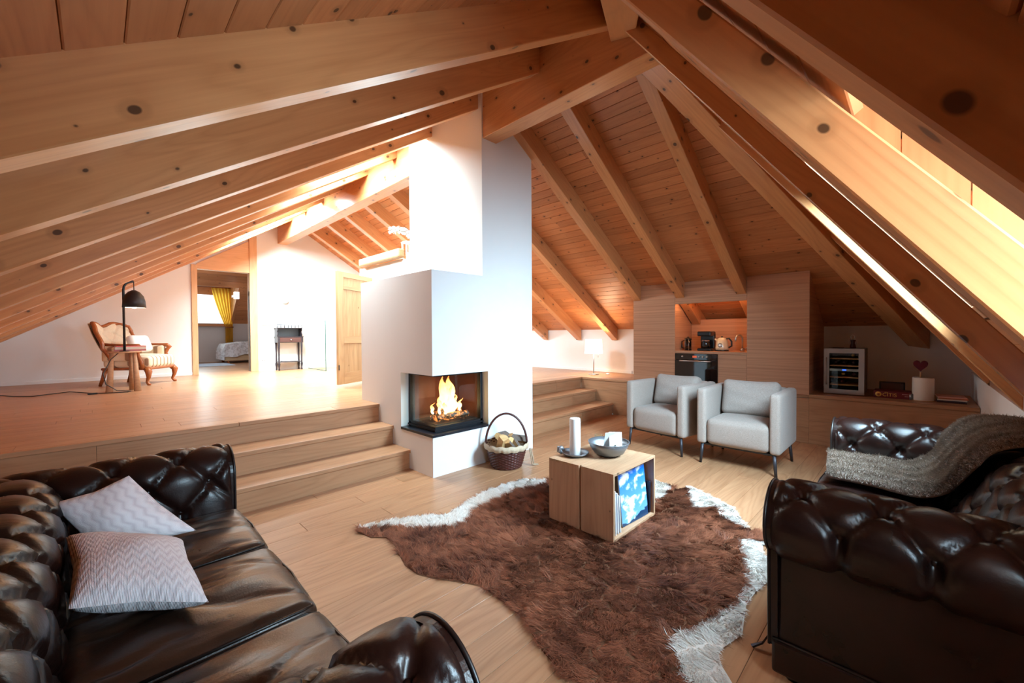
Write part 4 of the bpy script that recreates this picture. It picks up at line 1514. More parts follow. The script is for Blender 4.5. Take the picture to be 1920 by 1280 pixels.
WHITE = [[(-0.892, -0.442), (-0.858, -0.423), (-0.712, -0.48), (-0.65, -0.503), (-0.482, -0.606), (-0.378, -0.69), (-0.229, -0.667), (0.042, -0.573), (0.261, -0.57), (0.532, -0.597), (0.645, -0.753), (0.56, -0.846), (0.546, -0.823), (0.271, -0.732), (0.024, -0.764), (-0.18, -0.776), (-0.329, -0.876), (-0.441, -0.887), (-0.609, -0.741), (-0.741, -0.566)], [(1.148, -1.37), (1.298, -1.338), (1.256, -1.554), (1.128, -1.592), (0.922, -1.625), (0.705, -1.632), (0.586, -1.616)], [(1.328, -1.648), (1.358, -1.679), (1.305, -1.775), (1.201, -1.959), (1.145, -2.067), (0.994, -2.16), (0.865, -2.239), (0.837, -2.21), (0.929, -2.046), (1.075, -1.981), (0.915, -1.851), (1.117, -1.763)], [(0.633, -2.234), (0.688, -2.265), (0.715, -2.358), (0.572, -2.391), (0.643, -2.504), (0.526, -2.521), (0.46, -2.481), (0.309, -2.476), (0.167, -2.454), (0.034, -2.448), (-0.079, -2.47), (-0.196, -2.494), (-0.34, -2.458), (-0.38, -2.459), (-0.433, -2.489), (-0.489, -2.542), (-0.614, -2.596), (-0.696, -2.513), (-0.581, -2.448), (-0.565, -2.389), (-0.481, -2.336), (-0.405, -2.281), (-0.273, -2.332), (-0.027, -2.396), (0.144, -2.412), (0.236, -2.387), (0.486, -2.306)]]
rug = thing('cowhide_rug', 'brown and white cowhide rug spread on the oak floor under the crate', 'rug', (0, 0, 0))
n = len(RUG)
cen = np.mean(RUG, axis=0)
mk('hide', [(x, y, .0005) for x, y in RUG] + [(x + (cen[0] - x) * .01, y + (cen[1] - y) * .01, .006) for x, y in RUG],
   [tuple(range(n)), tuple(range(n, 2 * n))[::-1]] + [(i, (i + 1) % n, n + (i + 1) % n, n + i) for i in range(n)], plain('hide_back', srgb(120, 78, 52), .9), rug)
for wp in WHITE:
    wq = [p for p in wp]
    c_ = np.mean(wq, axis=0)
    mk('white_hide', [(x + (c_[0] - x) * .03, y + (c_[1] - y) * .03, .0068) for x, y in wq], [tuple(range(len(wq)))], plain('white_hide', srgb(226, 216, 206), .9), rug)
rg = np.random.default_rng(3)
PN = 260000
pts = np.stack([rg.uniform(-.95, 1.4, PN), rg.uniform(-2.62, -.38, PN)], 1)
pts = pts[inpoly(pts, RUG)]
isw = np.zeros(len(pts), bool)
jit = pts + rg.normal(0, .008, pts.shape)
for wpoly in WHITE:
    isw |= inpoly(jit, wpoly)
def swirl(P):
    x, y = P[:, 0], P[:, 1]
    a = 2.5 + 1.1 * np.sin(1.7 * x + .6) + 1.3 * np.sin(2.1 * y - .4) + .8 * np.sin(9 * x + 5 * y) * .6 + .7 * np.sin(13 * y - 7 * x) * .6
    a = a + np.where(isw[:len(a)] if len(a) == len(isw) else False, 0, 0)
    return a
ncl = 2600
cc = np.stack([rg.uniform(-.95, 1.4, ncl), rg.uniform(-2.62, -.38, ncl)], 1)
cell = np.zeros(len(pts), int)
for i0_ in range(0, len(pts), 8000):
    q_ = pts[i0_:i0_ + 8000]
    cell[i0_:i0_ + 8000] = np.argmin(((q_[:, None, :] - cc[None]) ** 2).sum(-1), 1)
coff = rg.normal(0, .75, ncl)
cshade = rg.uniform(-.2, .2, ncl)
clen = rg.uniform(.7, 1.35, ncl)
ang = swirl(pts) + coff[cell] + rg.normal(0, .22, len(pts))
ctr_dir = pts - cen
dirs = np.stack([np.cos(ang), np.sin(ang), np.zeros(len(pts))], 1)
dirs[:, :2] += .45 * ctr_dir / np.linalg.norm(ctr_dir, axis=1, keepdims=True)
# tips of one lock draw together
tipv = np.stack([np.cos(ang), np.sin(ang)], 1) * .045 + (cc[cell] - pts)
dirs[:, :2] = dirs[:, :2] * .5 + 9.0 * tipv
dirs[:, 2] = rg.uniform(.05, .5, len(pts))
roots = np.column_stack([pts, np.full(len(pts), .006)])
M['fur_brown'] = hair_mat('brown_cow_hair', srgb(72, 33, 20), srgb(186, 114, 82))
M['fur_white'] = hair_mat('white_cow_hair', srgb(214, 204, 194), srgb(250, 246, 240))
patch = .5 + .5 * np.sin(6 * pts[:, 0] + 2.3 * np.sin(5 * pts[:, 1])) * np.sin(7 * pts[:, 1] + 1.1)
b = ~isw
strands('brown_fur', roots[b], dirs[b], rg.uniform(.028, .05, b.sum()) * clen[cell][b], .0031, M['fur_brown'], rug, seed=1, shade=.22 + .35 * patch[b] + cshade[cell][b], curl=.7)
strands('white_fur', roots[isw], dirs[isw], rg.uniform(.018, .034, isw.sum()), .0038, M['fur_white'], rug, seed=2)

# ------------------------------------------------------------------ faux-fur throw over the right sofa
TOPE = [(1.19, -2.60, .50), (1.165, -2.80, .505), (1.08, -2.98, .515), (1.22, -3.085, .59), (1.16, -3.15, .735), (1.08, -3.22, .81), (.80, -3.29, .85), (.75, -3.38, .83)]
BOTE = [(.66, -2.66, .485), (.63, -2.85, .49), (.56, -3.00, .50), (.53, -3.085, .545), (.44, -3.125, .625), (.34, -3.165, .725), (.34, -3.22, .80), (.48, -3.36, .82)]
def spl(P, n):
    P = np.asarray(P, float)
    t = np.linspace(0, len(P) - 1, n)
    out = np.zeros((n, 3))
    for q, tt in enumerate(t):
        i = min(int(tt), len(P) - 2)
        f = tt - i
        p0, p1, p2, p3 = P[max(i - 1, 0)], P[i], P[i + 1], P[min(i + 2, len(P) - 1)]
        out[q] = .5 * (2 * p1 + (p2 - p0) * f + (2 * p0 - 5 * p1 + 4 * p2 - p3) * f * f + (3 * p1 - p0 - 3 * p2 + p3) * f ** 3)
    return out
nu, nv = 70, 36
A, B_ = spl(TOPE, nu), spl(BOTE, nu)
vv = np.linspace(0, 1, nv)
G = A[:, None, :] * (1 - vv)[None, :, None] + B_[:, None, :] * vv[None, :, None]
du = np.gradient(G, axis=0); dv = np.gradient(G, axis=1)
NN = np.cross(du, dv)
NN /= np.linalg.norm(NN, axis=-1, keepdims=True)
NN *= np.sign((NN * np.array([-.2, .6, .8])).sum(-1, keepdims=True))
uu = np.linspace(0, 1, nu)[:, None]
fold = .004 * np.sin(vv[None, :] * 26 + 3 * uu) + .006 * np.sin(vv[None, :] * 11 - 2 * uu + 1)
edge = np.minimum(vv, 1 - vv)[None, :] * np.ones_like(uu)
thick = .022 * np.clip(edge / .06, 0, 1) ** .5 + .012
Gt = G + NN * (thick + fold * np.clip(uu * 3, .2, 1))[..., None]
thr = thing('fur_throw', 'grey brown faux fur throw draped over the seat and back of the right leather sofa', 'throw', (0, 0, 0))
full = np.concatenate([Gt, G[:, ::-1]], 1)
M['fur_grey'] = hair_mat('grey_brown_fur', srgb(112, 94, 80), srgb(210, 196, 184), .8)
M['throw_base'] = fabric('throw_backing', srgb(150, 132, 118), srgb(110, 96, 86), 90.0)
grid('blanket', full, M['throw_base'], thr, True, cv=True)
K = 60000
iu, iv = rg.uniform(0, nu - 1.001, K), rg.uniform(0, nv - 1.001, K)
i0, j0 = iu.astype(int), iv.astype(int)
fu, fv = (iu - i0)[:, None], (iv - j0)[:, None]
bl = lambda X: X[i0, j0] * (1 - fu) * (1 - fv) + X[i0 + 1, j0] * fu * (1 - fv) + X[i0, j0 + 1] * (1 - fu) * fv + X[i0 + 1, j0 + 1] * fu * fv
rp, rn = bl(Gt), bl(NN)
dd = bl(dv)
dd /= np.linalg.norm(dd, axis=1, keepdims=True)
dd = dd + rg.normal(0, .35, dd.shape) + rn * .25
strands('fur', rp, dd, rg.uniform(.012, .020, K), .0024, M['fur_grey'], thr, up=rn, seed=4, shade=.5 + .14 * np.sin(iv * .75 + 2 * np.sin(iu * .12)))

# ------------------------------------------------------------------ two grey tub armchairs
def armchair(label, loc, rot):
    T = thing('armchair', label, 'armchair', loc, rot, None)
    w, d = .70, .70
    G1 = M['grey_fabric']
    rbox('arm', .085, d - .02, .53, .03, G1, T, (-w / 2 + .0425, d / 2 + .0, .455), .0)
    rbox('arm', .085, d - .02, .53, .03, G1, T, (w / 2 - .0425, d / 2 + .0, .455), .0)
    rbox('back', w - .13, .10, .53, .035, G1, T, (0, d - .07, .455), .0)
    rbox('seat', w - .172, d - .10, .245, .05, G1, T, (0, d / 2 - .035, .313), .018, (0, 0, 0), 22, 0, 0, .012)
    rbox('back_cushion', .50, .15, .34, .055, M['grey_cushion'], T, (-.0, d - .21, .60), .0, (-.26, 0, .05), 24, .0)
    box('underframe', (-w / 2 + .06, .05, .175), (w / 2 - .06, d - .06, .192), M['black'], T)
    for sx in (-1, 1):
        for y0, lean in ((.045, -.012), (d - .06, .03)):
            tube('leg', [(sx * (w / 2 - .05), y0, .19), (sx * (w / 2 - .035), y0 + lean, 0.0)], [.015, .012], M['leg_metal'], T, 10)
    return T
ac = armchair('light grey tub armchair with a wrinkled back cushion, the one nearer the leather sofa', (2.03, -1.82, 0), -PI / 2)
# tent the loose cushion of the first chair with creases
for o in ac.children:
    if o.name.startswith('back_cushion'):
        me = o.data
        co = np.zeros(len(me.vertices) * 3, np.float32)
        me.vertices.foreach_get('co', co)
        co = co.reshape(-1, 3)
        f = np.clip(1 - (np.abs(co[:, 0]) / .25) ** 3, 0, 1) * np.clip(1 - (np.abs(co[:, 2]) / .17) ** 3, 0, 1)
        co[:, 1] += np.sign(co[:, 1]) * (.03 * f + .004 * f * np.sin(co[:, 2] * 55 + co[:, 0] * 14))
        co[:, 2] += .014 * np.abs(co[:, 0] / .25) ** 2.5 * np.sign(co[:, 2])
        me.vertices.foreach_set('co', co.ravel())
        me.update()
dup_tree(ac, (2.11, -.99, 0), -PI / 2 - .13, 'light grey tub armchair with a smooth cushion, the one nearer the oak steps')

# ------------------------------------------------------------------ wooden crate used as a coffee table
cr = thing('wooden_crate', 'upturned pale pine crate used as a coffee table on the cowhide rug', 'crate', (.35, -1.485, .014))
x0, x1, y0, y1, h, th = -.27, .27, -.245, .245, .408, .017
# left face boards (vertical in the photo), top, bottom, right face boards, back end
box('side_board', (x0, y0, 0), (x0 + th, -.0 - .012, h), M['crate'], cr, .002, 'z')
box('side_board', (x0 + .001, .003, 0), (x0 + th, y1, h), M['crate'], cr, .002, 'z')
box('corner_batten', (x0 + th, -.03, .0), (x0 + th + .012, .02, h - th), M['crate'], cr, .002, 'z')
box('side_board', (x1 - th, y0, 0), (x1, -.004, h), M['crate'], cr, .002, 'z')
box('side_board', (x1 - th, .004, 0), (x1, y1, h), M['crate'], cr, .002, 'z')
box('top_board', (x0 + th, y0, h - th), (x1 - th, -.002, h - .0005), M['crate'], cr, .002)
box('top_board', (x0 + th, .0, h - th), (x1 - th, y1, h), M['crate'], cr, .002)
box('bottom_board', (x0 + th, y0, 0), (x1 - th, y1, th), M['crate'], cr, .002)
box('end_board', (x0 + th, y1 - th, th), (x1 - th, y1 - .001, h - th), M['crate'], cr, .002)
for k in range(4):
    yk = .06 + k * .048
    box('finger_joint', (x0 - .0006, yk, h - .016), (x0 + .004, yk + .03, h - .001), M['oldpine'], cr)
ZT = .014 + h
# magazines standing in the crate
def sky_cover():
    k = NT('sky_cover')
    v = k.obj()
    sp = k.n('ShaderNodeSeparateXYZ')
    k.l(v, sp.inputs[0])
    nz = k.noise(k.mapv(v, (8, 8, 13)), 1.0, 6, .3, .55)
    sky = k.ramp(k.math('ADD', k.math('MULTIPLY', sp.outputs[2], 2.4), .55), (0.1, srgb(120, 180, 226)), (.9, srgb(12, 110, 214)))
    cl = k.ramp(nz, (.50, (0, 0, 0, 1)), (.60, (1, 1, 1, 1)))
    c = k.mix(cl, sky, srgb(244, 248, 252))
    mt = k.math('LESS_THAN', k.math('ADD', sp.outputs[2], k.math('MULTIPLY', k.math('ADD', nz, k.math('MULTIPLY', sp.outputs[0], -1.2)), .12)), -.085)
    c = k.mix(mt, c, srgb(16, 58, 92))
    k.l(c, k.b.inputs['Base Color'])
    k.b.inputs['Roughness'].default_value = .3
    return k.m
mg = thing('magazine', 'blue sky and clouds cover magazine leaning inside the crate', 'magazine', (.418, -1.675, .014 + th + .001))
o = from_bm('cover', box_bm(.305, .002, .335), sky_cover(), mg)
o.location = (0, -.003, .166)
o.rotation_euler = (-.12, 0.02, -.06)
o = from_bm('pages', box_bm(.30, .006, .33), M['paper'], mg)
o.location = (0, .002, .1665)
o.rotation_euler = (-.12, 0.02, -.06)
mg = thing('book', 'dark navy book edge leaning at the right inside the crate beside the sky magazine', 'book', (.589, -1.66, .014 + th + .001))
o = from_bm('cover', box_bm(.012, .10, .21, .002, 1), plain('navy_cover', srgb(26, 28, 44), .5), mg)
o.location = (0, 0, .107)
o.rotation_euler = (0, .03, 0)
for i, (xx, c, lab) in enumerate(((.135, srgb(206, 214, 226), 'pale blue grey magazine standing at the left edge inside the crate'), (.163, srgb(238, 238, 240), 'white magazine standing second from the left inside the crate'), (.186, srgb(186, 188, 196), 'grey magazine standing third from the left inside the crate'))):
    mg = thing('magazine', lab, 'magazine', (xx, -1.615, .014 + th + .001), 0, 'magazines standing in the crate')
    o = from_bm('pages', box_bm(.006, .198, .27 - .02 * i), M['paper'], mg)
    o.location = (0, .001, .1355 - .01 * i)
    o.rotation_euler = (0, -.04 - .02 * i, 0)
    o = from_bm('cover', box_bm(.0085, .2, .272 - .02 * i, .001, 1), plain('cover', c, .35), mg)
    o.location = (0, .003, .1375 - .01 * i)
    o.rotation_euler = (0, -.04 - .02 * i, 0)

# candle on pewter tray, bowl with card, small glass
t = thing('candle_tray', 'round pewter tray with a curled handle under the white pillar candle', 'tray', (.245, -1.335, ZT))
lathe('dish', [(0, 0), (.062, 0), (.085, .012), (.096, .026), (.093, .027), (.082, .015), (.06, .004), (0, .004)], M['pewter'], t, 36)
tube('handle', [(-.07, .06, .02), (-.085, .072, .035), (-.085, .07, .052), (-.07, .06, .055), (-.06, .052, .045)], [.012, .016, .018, .014, .008], M['pewter'], t, 10)
t = thing('pillar_candle', 'tall white pillar candle standing on the pewter tray', 'candle', (.245, -1.335, ZT + .0045))
lathe('wax', [(0, 0), (.036, 0), (.037, .003), (.037, .242), (.034, .25), (.02, .246), (0, .243)], M['wax'], t, 32)
tube('wick', [(0, 0, .24), (.001, 0, .256)], .0014, M['black'], t, 6)
t = thing('metal_bowl', 'brushed metal bowl on the crate holding a folded white card', 'bowl', (.405, -1.50, ZT))
lathe('bowl', [(0, 0), (.06, 0), (.10, .022), (.125, .06), (.137, .092), (.134, .094), (.121, .062), (.097, .027), (.058, .005), (0, .005)], M['pewter'], t, 44)
lathe('rim', [(.134, .090), (.139, .092), (.139, .096), (.133, .096)], M['pewter'], t, 44)
cd_ = thing('card', 'folded white card with a small print standing in the metal bowl', 'card', (.41, -1.53, ZT + .021))
for a_, sgn in ((.0, 1), (.0, -1)):
    o = from_bm('leaf', box_bm(.085, .0012, .145), M['paper'], cd_)
    o.location = (0, sgn * .022, .07)
    o.rotation_euler = (sgn * .3, 0, -.75 + sgn * .12)
tube('print', [(-.012, -.034, .02), (-.006, -.031, .04), (-.010, -.024, .06)], .003, plain('dark_print', srgb(90, 90, 70), .7), cd_, 6)
t = thing('glass_tumbler', 'small clear glass standing on the crate behind the bowl', 'glass', (.50, -1.36, ZT))
lathe('wall', [(0, 0), (.026, 0), (.03, .10), (.028, .10), (.024, .006), (0, .006)], M['glass'], t, 24)

# ------------------------------------------------------------------ firewood basket
def wicker():
    k = NT('dark_wicker')
    k.b.inputs['Roughness'].default_value = .45
    nz = k.noise(k.obj(), 30, 3)
    k.l(k.mix(nz, srgb(50, 20, 18), srgb(92, 46, 40)), k.b.inputs['Base Color'])
    return k.m
M['wicker'] = wicker()
bk = thing('firewood_basket', 'round dark wicker basket with hoop handle and cloth lining beside the fireplace', 'basket', (.675, -.225, 0))
na, nz_ = 144, 40
aa = np.linspace(0, 2 * PI, na, endpoint=False)
zz = np.linspace(0, .225, nz_)
Ag, Zg = np.meshgrid(aa, zz, indexing='ij')
rad = .140 + .060 * (Zg / .225) ** .8
ph = np.floor(Zg / .0125) % 2 * PI
rad = rad + .0055 * np.sin(Ag * 18 + ph) * np.abs(np.sin(Zg / .0125 * PI)) ** .4
grid('woven_body', np.stack([rad * np.cos(Ag), rad * np.sin(Ag), Zg + .004], -1), M['wicker'], bk, True, cu=True)
lathe('bottom', [(0, .002), (.138, .002), (.138, .012), (0, .012)], M['wicker'], bk, 32)
a2 = np.linspace(0, 2 * PI, 120, endpoint=False)
ring = np.linspace(0, 1, 10)
Ag, Rg = np.meshgrid(a2, ring, indexing='ij')
rr_ = .196 + .012 * np.sin(Rg * PI) + .003 * np.sin(Ag * 30) * Rg
zzz = .232 - .055 * Rg + .004 * np.sin(Ag * 14)
grid('cloth_lining', np.stack([(rr_ + .004) * np.cos(Ag), (rr_ + .004) * np.sin(Ag), zzz], -1), fabric('linen', srgb(206, 186, 160), srgb(180, 158, 132), 300), bk, True, cu=True)
lathe('lining_inside', [(.2, .226), (.165, .12), (.13, .10), (0, .10)], fabric('linen_inside', srgb(196, 176, 150), srgb(170, 148, 122), 300), bk, 40)
HA = -.78
tube('handle', [(.197 * math.cos(HA) * math.cos(a), .197 * math.sin(HA) * math.cos(a), .20 + .30 * math.sin(a)) for a in [PI * i / 24 for i in range(25)]], .0105, M['wicker'], bk, 8)
for j in range(2):
    tube('tie', [(.15 + .02 * j, -.16 - .0 * j, .17), (.165 + .02 * j, -.17, .08), (.168 + .022 * j, -.175, .02), (.20 + .03 * j, -.20, .006)], .006, fabric('linen_tie', srgb(186, 164, 138), srgb(150, 128, 104), 200), bk, 6)
M['split'] = wood('split_firewood', srgb(232, 190, 134), srgb(200, 150, 96), rough=.8, vary=.1)
M['bark'] = plain('grey_bark', srgb(120, 104, 94), .9, noise=.5)
labs = ['pale split log at the left rim of the firewood basket', 'grey barked log lying across the top of the firewood basket', 'pale split log in the front middle of the basket',
        'grey barked log at the right of the firewood basket', 'small pale split log right of the front middle in the basket', 'thin grey log at the back of the firewood basket']
spec = [((-.115, -.055, .225), (.9, .35, 1.1), .052, 'split'), ((.0, .06, .275), (.15, .1, .5), .045, 'bark'), ((-.03, -.095, .205), (.7, .5, .2), .042, 'split'),
        ((.10, -.01, .245), (.2, .3, -.5), .05, 'bark'), ((.035, -.09, .215), (1.0, .1, -.4), .042, 'split'), ((-.02, .0, .255), (.1, -.2, 1.3), .04, 'bark')]
for i, (p, ro, r_, kind) in enumerate(spec):
    lg = thing('firewood_log', labs[i], 'log', (bk.location.x + p[0], bk.location.y + p[1], p[2]), 0, 'firewood in the basket')
    rgx = random.Random(i)
    L = .11 if kind == 'split' else .12
    # quartered log: wedge cross-section, bark on the round side
    sec = [(0, -r_ * .7)] + [(r_ * math.cos(a) * 1.1, -r_ * .7 + 1.6 * r_ * math.sin(a) * rgx.uniform(.9, 1.1)) for a in [PI * (.2 + .6 * k / 5) for k in range(6)]]
    n = len(sec)
    R_ = Matrix.Rotation(ro[2], 3, 'Z') @ Matrix.Rotation(ro[0], 3, 'Y') @ Matrix.Rotation(ro[1], 3, 'X')
    v = [R_ @ Vector((-L, a, b)) for a, b in sec] + [R_ @ Vector((L, a, b)) for a, b in sec]
    mk('split_face', v, [tuple(range(n))[::-1], tuple(range(n, 2 * n)), (0, 1, n + 1, n), (n - 1, 0, n, 2 * n - 1)], M['split'], lg)
    mk('bark', v, [(i2, i2 + 1, n + i2 + 1, n + i2) for i2 in range(1, n - 1)], M['bark'], lg, True)
# ------------------------------------------------------------------ table lamp in the alcove
t = thing('table_lamp', 'lit table lamp with white drum shade on a slim steel stem, on the raised floor', 'lamp', (4.04, 1.02, ZP))
lathe('base', [(0, 0), (.09, 0), (.09, .012), (.02, .016), (0, .016)], M['steel'], t, 28)
lathe('stem', [(0, .014), (.009, .014), (.009, .42), (0, .42)], M['steel'], t, 12)
lathe('shade', [(.155, .37), (.14, .615), (.137, .615), (.152, .37)], M['shade_lit'], t, 32)
tube('pull_chain', [(.05, -.06, .38), (.05, -.06, .30)], .003, M['steel'], t, 6)
pl = bpy.data.lights.new('lamp_bulb', 'POINT')
pl.energy = 45
pl.color = (1.0, .72, .45)
pl.shadow_soft_size = .05
po = bpy.data.objects.new('lamp_bulb', pl)
link(po, t)
po.location = (0, 0, .50)
# small white adaptor and cable on the floor beside it
tag(lathe('candle_dish', [(0, 0), (.03, 0), (.03, .018), (0, .018)], M['skin_white'], None, 18, (4.24, .86, ZP)), 'small white round tea light tin on the raised floor right of the lamp', 'tea light')

# ------------------------------------------------------------------ reading corner: stool table, lamp, books, wing chair
st = thing('stool_table', 'pale wooden stool table with three thick tapering legs before the striped armchair', 'table', (-1.80, 4.33, ZP))
lathe('top', [(0, .50), (.165, .50), (.17, .504), (.17, .514), (.165, .518), (0, .518)], M['crate'], st, 32)
for k in range(3):
    a = (3.3, 5.6, 1.0)[k]
    c_, s_ = math.cos(a), math.sin(a)
    tube('leg', [(.12 * c_, .12 * s_, .50), (.15 * c_, .15 * s_, 0)], [.020, .037], M['crate'], st, 14)
lp = thing('arc_lamp', 'black table lamp with curved pole and hanging dome shade on the stool table', 'lamp', (-1.80, 4.245, ZP + .5185))
lathe('base', [(0, 0), (.05, 0), (.05, .008), (0, .01)], M['black_metal'], lp, 24)
tube('pole', [(.0, 0, .005), (.0, 0, .78), (.006, 0, .83), (.025, 0, .87), (.055, .0, .89), (.10, .0, .905)], .0135, M['black_metal'], lp, 10)
tube('cord', [(.10, 0, .905), (.10, 0, .79)], .005, M['black'], lp, 8)
lathe('shade', [(.0, .79), (.02, .79), (.06, .765), (.095, .715), (.112, .65), (.118, .565), (.115, .565), (.108, .65), (.09, .71), (.055, .757), (0, .78)], M['black_metal'], lp, 32, (.10, 0, 0))
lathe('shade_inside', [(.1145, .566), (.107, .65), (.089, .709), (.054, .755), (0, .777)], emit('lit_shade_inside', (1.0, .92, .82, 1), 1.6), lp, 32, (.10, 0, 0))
lathe('bulb', [(0, .55), (.02, .555), (.028, .575), (.02, .60), (.012, .63), (0, .63)], emit('lit_bulb', (1.0, .9, .75, 1), 4.0), lp, 18, (.10, 0, 0))
bks = [(.155, .07, .022, srgb(190, 120, 120), 'pinkish red book at the bottom of the pile on the stool table'), (.15, .068, .034, srgb(226, 214, 196), 'thick cream book in the middle of the pile on the stool table'),
       (.145, .065, .012, srgb(206, 70, 66), 'thin red book on top of the pile on the stool table')]
z = ZP + .519
for i, (a, b_, h_, c_, lab) in enumerate(bks):
    q = thing('book', lab, 'book', (-1.74, 4.385, z), .1 * i - .05, 'books on the stool table')
    box('pages', (-a + .004, -b_ + .004, .002), (a - .004, b_ - .002, h_ - .002), M['paper'], q)
    box('cover', (-a, -b_, 0), (a, b_, .002), plain('cover', c_, .5), q)
    box('cover', (-a, -b_, h_ - .002), (a, b_, h_), plain('cover', c_, .5), q)
    box('spine', (-a, -b_ - .002, 0), (a, -b_, h_), plain('cover', c_, .5), q)
    z += h_ + .0004
tag(tube('lamp_cord', [(-1.84, 4.26, ZP + .52), (-1.93, 4.20, ZP + .42), (-2.0, 4.16, ZP + .25), (-1.98, 4.15, ZP + .12), (-1.88, 4.16, ZP + .03), (-1.75, 4.17, ZP + .008), (-1.78, 4.12, ZP + .006), (-2.02, 4.20, ZP + .006),
                       (-2.10, 4.24, ZP + .012), (-2.3, 4.72, ZP + .006), (-2.42, 4.62, ZP + .006), (-2.6, 4.46, ZP + .006), (-2.75, 4.62, ZP + .006), (-2.95, 5.02, ZP + .006), (-3.15, 5.06, ZP + .006)], .005, M['black'], None, 6),
    'thin black lamp cord trailing over the raised floor from the stool table', 'cord')
tag(box('cord_switch', (-2.14, 4.19, ZP), (-2.05, 4.235, ZP + .018), M['black'], None, .006), 'small black foot switch on the lamp cord', 'switch')

def stripes():
    k = NT('striped_upholstery')
    sp = k.n('ShaderNodeSeparateXYZ')
    k.l(k.obj(), sp.inputs[0])
    a = k.math('PINGPONG', k.math('MULTIPLY', k.math('ADD', sp.outputs[0], k.math('MULTIPLY', sp.outputs[1], .35)), 13.0), .5)
    k.l(k.ramp(a, (0.0, srgb(150, 120, 96)), (0.10, srgb(150, 120, 96)), (0.16, srgb(232, 214, 186)), (1.0, srgb(240, 226, 202))), k.b.inputs['Base Color'])
    k.b.inputs['Roughness'].default_value = .9
    return k.m
M['stripe'] = stripes()
M['walnut'] = wood('polished_walnut', srgb(170, 96, 50), srgb(110, 58, 28), rough=.25, vary=.03, coat=0) if False else wood('polished_walnut', srgb(170, 98, 54), srgb(116, 62, 32), rough=.25, vary=.03)
wg = thing('wing_armchair', 'striped cream low armchair with carved brown wooden frame and cabriole legs', 'armchair', (-1.36, 5.12, ZP), .93)
# local: front at y=0 facing -y, back at +y
rbox('seat', .58, .60, .17, .05, M['stripe'], wg, (0, .29, .34), .03)
box('seat_rail', (-.30, .0, .225), (.30, .60, .262), M['walnut'], wg, .012)
# reclining tufted back
nuB, nvB = 60, 50
uu, vv_ = np.meshgrid(np.linspace(-1, 1, nuB), np.linspace(0, 1, nvB), indexing='ij')
hh = tuft(vv_ * .52, (uu + 1) * .3, .16, .11, .1, 3, .02)
wid = .30 + .03 * np.sin(vv_ * PI)
topc = .46 + .055 * np.cos(uu * PI * 1.0) * 0 + .05 * (np.abs(uu) ** 1.2) - .02 * np.cos(uu * 2 * PI)
bx = uu * wid
by = .56 + .22 * vv_ - .05 * np.abs(uu) ** 3 * 2.2 - hh
bz = .40 + vv_ * topc
front = np.stack([bx, by, bz], -1)
backs = np.stack([bx, by + .07 + hh, bz], -1)
grid('back_cushion', front, fabric('cream_upholstery', srgb(240, 228, 206), srgb(220, 204, 178), 300), wg, True, flip=True)
grid('back_shell', backs, M['stripe'], wg, True)
rim = [(-.30, .47, .40)] + [tuple(front[0, j] + np.array([-.004, .02, 0])) for j in range(8, nvB, 6)] + [tuple(front[i, -1] + np.array([0, .03, .006])) for i in range(0, nuB, 6)] + [tuple(front[-1, j] + np.array([.004, .02, 0])) for j in range(nvB - 4, 4, -6)] + [(.30, .47, .40)]
tube('back_frame', rim, .026, M['walnut'], wg, 10)
for sx in (-1, 1):
    rbox('arm', .075, .44, .22, .03, M['stripe'], wg, (sx * .285, .36, .46), .0)
    tube('arm_scroll', [(sx * .285, .60, .60), (sx * .29, .40, .585), (sx * .295, .20, .58), (sx * .30, .12, .575), (sx * .305, .085, .545), (sx * .30, .11, .515), (sx * .295, .13, .45), (sx * .29, .09, .34), (sx * .285, .07, .24)],
         [.022, .02, .022, .03, .034, .026, .022, .03, .035], M['walnut'], wg, 10)
    tube('leg', [(sx * .27, .035, .245), (sx * .285, .0, .20), (sx * .28, .005, .12), (sx * .272, .03, .05), (sx * .28, .005, .018), (sx * .285, -.02, .014)], [.04, .042, .026, .018, .022, .014], M['walnut'], wg, 10)
    tube('leg', [(sx * .25, .57, .245), (sx * .255, .60, .12), (sx * .26, .64, 0.0)], [.03, .024, .018], M['walnut'], wg, 10)
tag(rbox('white_cushion', .36, .12, .26, .055, M['paper'], None, (-1.60, 5.31, ZP + .60), 0, (-.35, 0, .93)), 'white cushion leaning in the striped armchair', 'cushion')

# ------------------------------------------------------------------ dark writing desk on the far wall
M['ebony'] = wood('dark_stained_wood', srgb(58, 50, 56), srgb(34, 28, 32), rough=.35, vary=.05)
M['mahog'] = wood('reddish_dark_wood', srgb(92, 58, 52), srgb(58, 36, 34), rough=.35, vary=.03)
dk = thing('writing_desk', 'small dark wooden writing desk with railed top shelf, standing by the far white wall', 'desk', (.75, 6.17, ZP))
prof = [(.012, 0), (.016, .02), (.012, .05), (.018, .09), (.024, .13), (.016, .16), (.015, .36), (.019, .46), (.022, .55), (.014, .57)]
for sx in (-1, 1):
    for yy in (.02, .20):
        lathe('leg', [(0, 0)] + prof + [(0, .57)], M['ebony'], dk, 12, (sx * .215, yy, 0))
box('apron', (-.24, -.005, .565), (.24, .225, .68), M['ebony'], dk, .003)
dw = box('drawer', (-.20, -.012, .578), (.20, -.004, .668), M['mahog'], dk, .003)
lathe('drawer_knob', [(0, 0), (.014, 0), (.010, .012), (.014, .022), (0, .026)], M['steel'], dw, 14, (0, -.004, 0), rot=(PI / 2, 0, 0))
box('desk_top', (-.25, -.012, .68), (.25, .23, .695), M['ebony'], dk, .004)
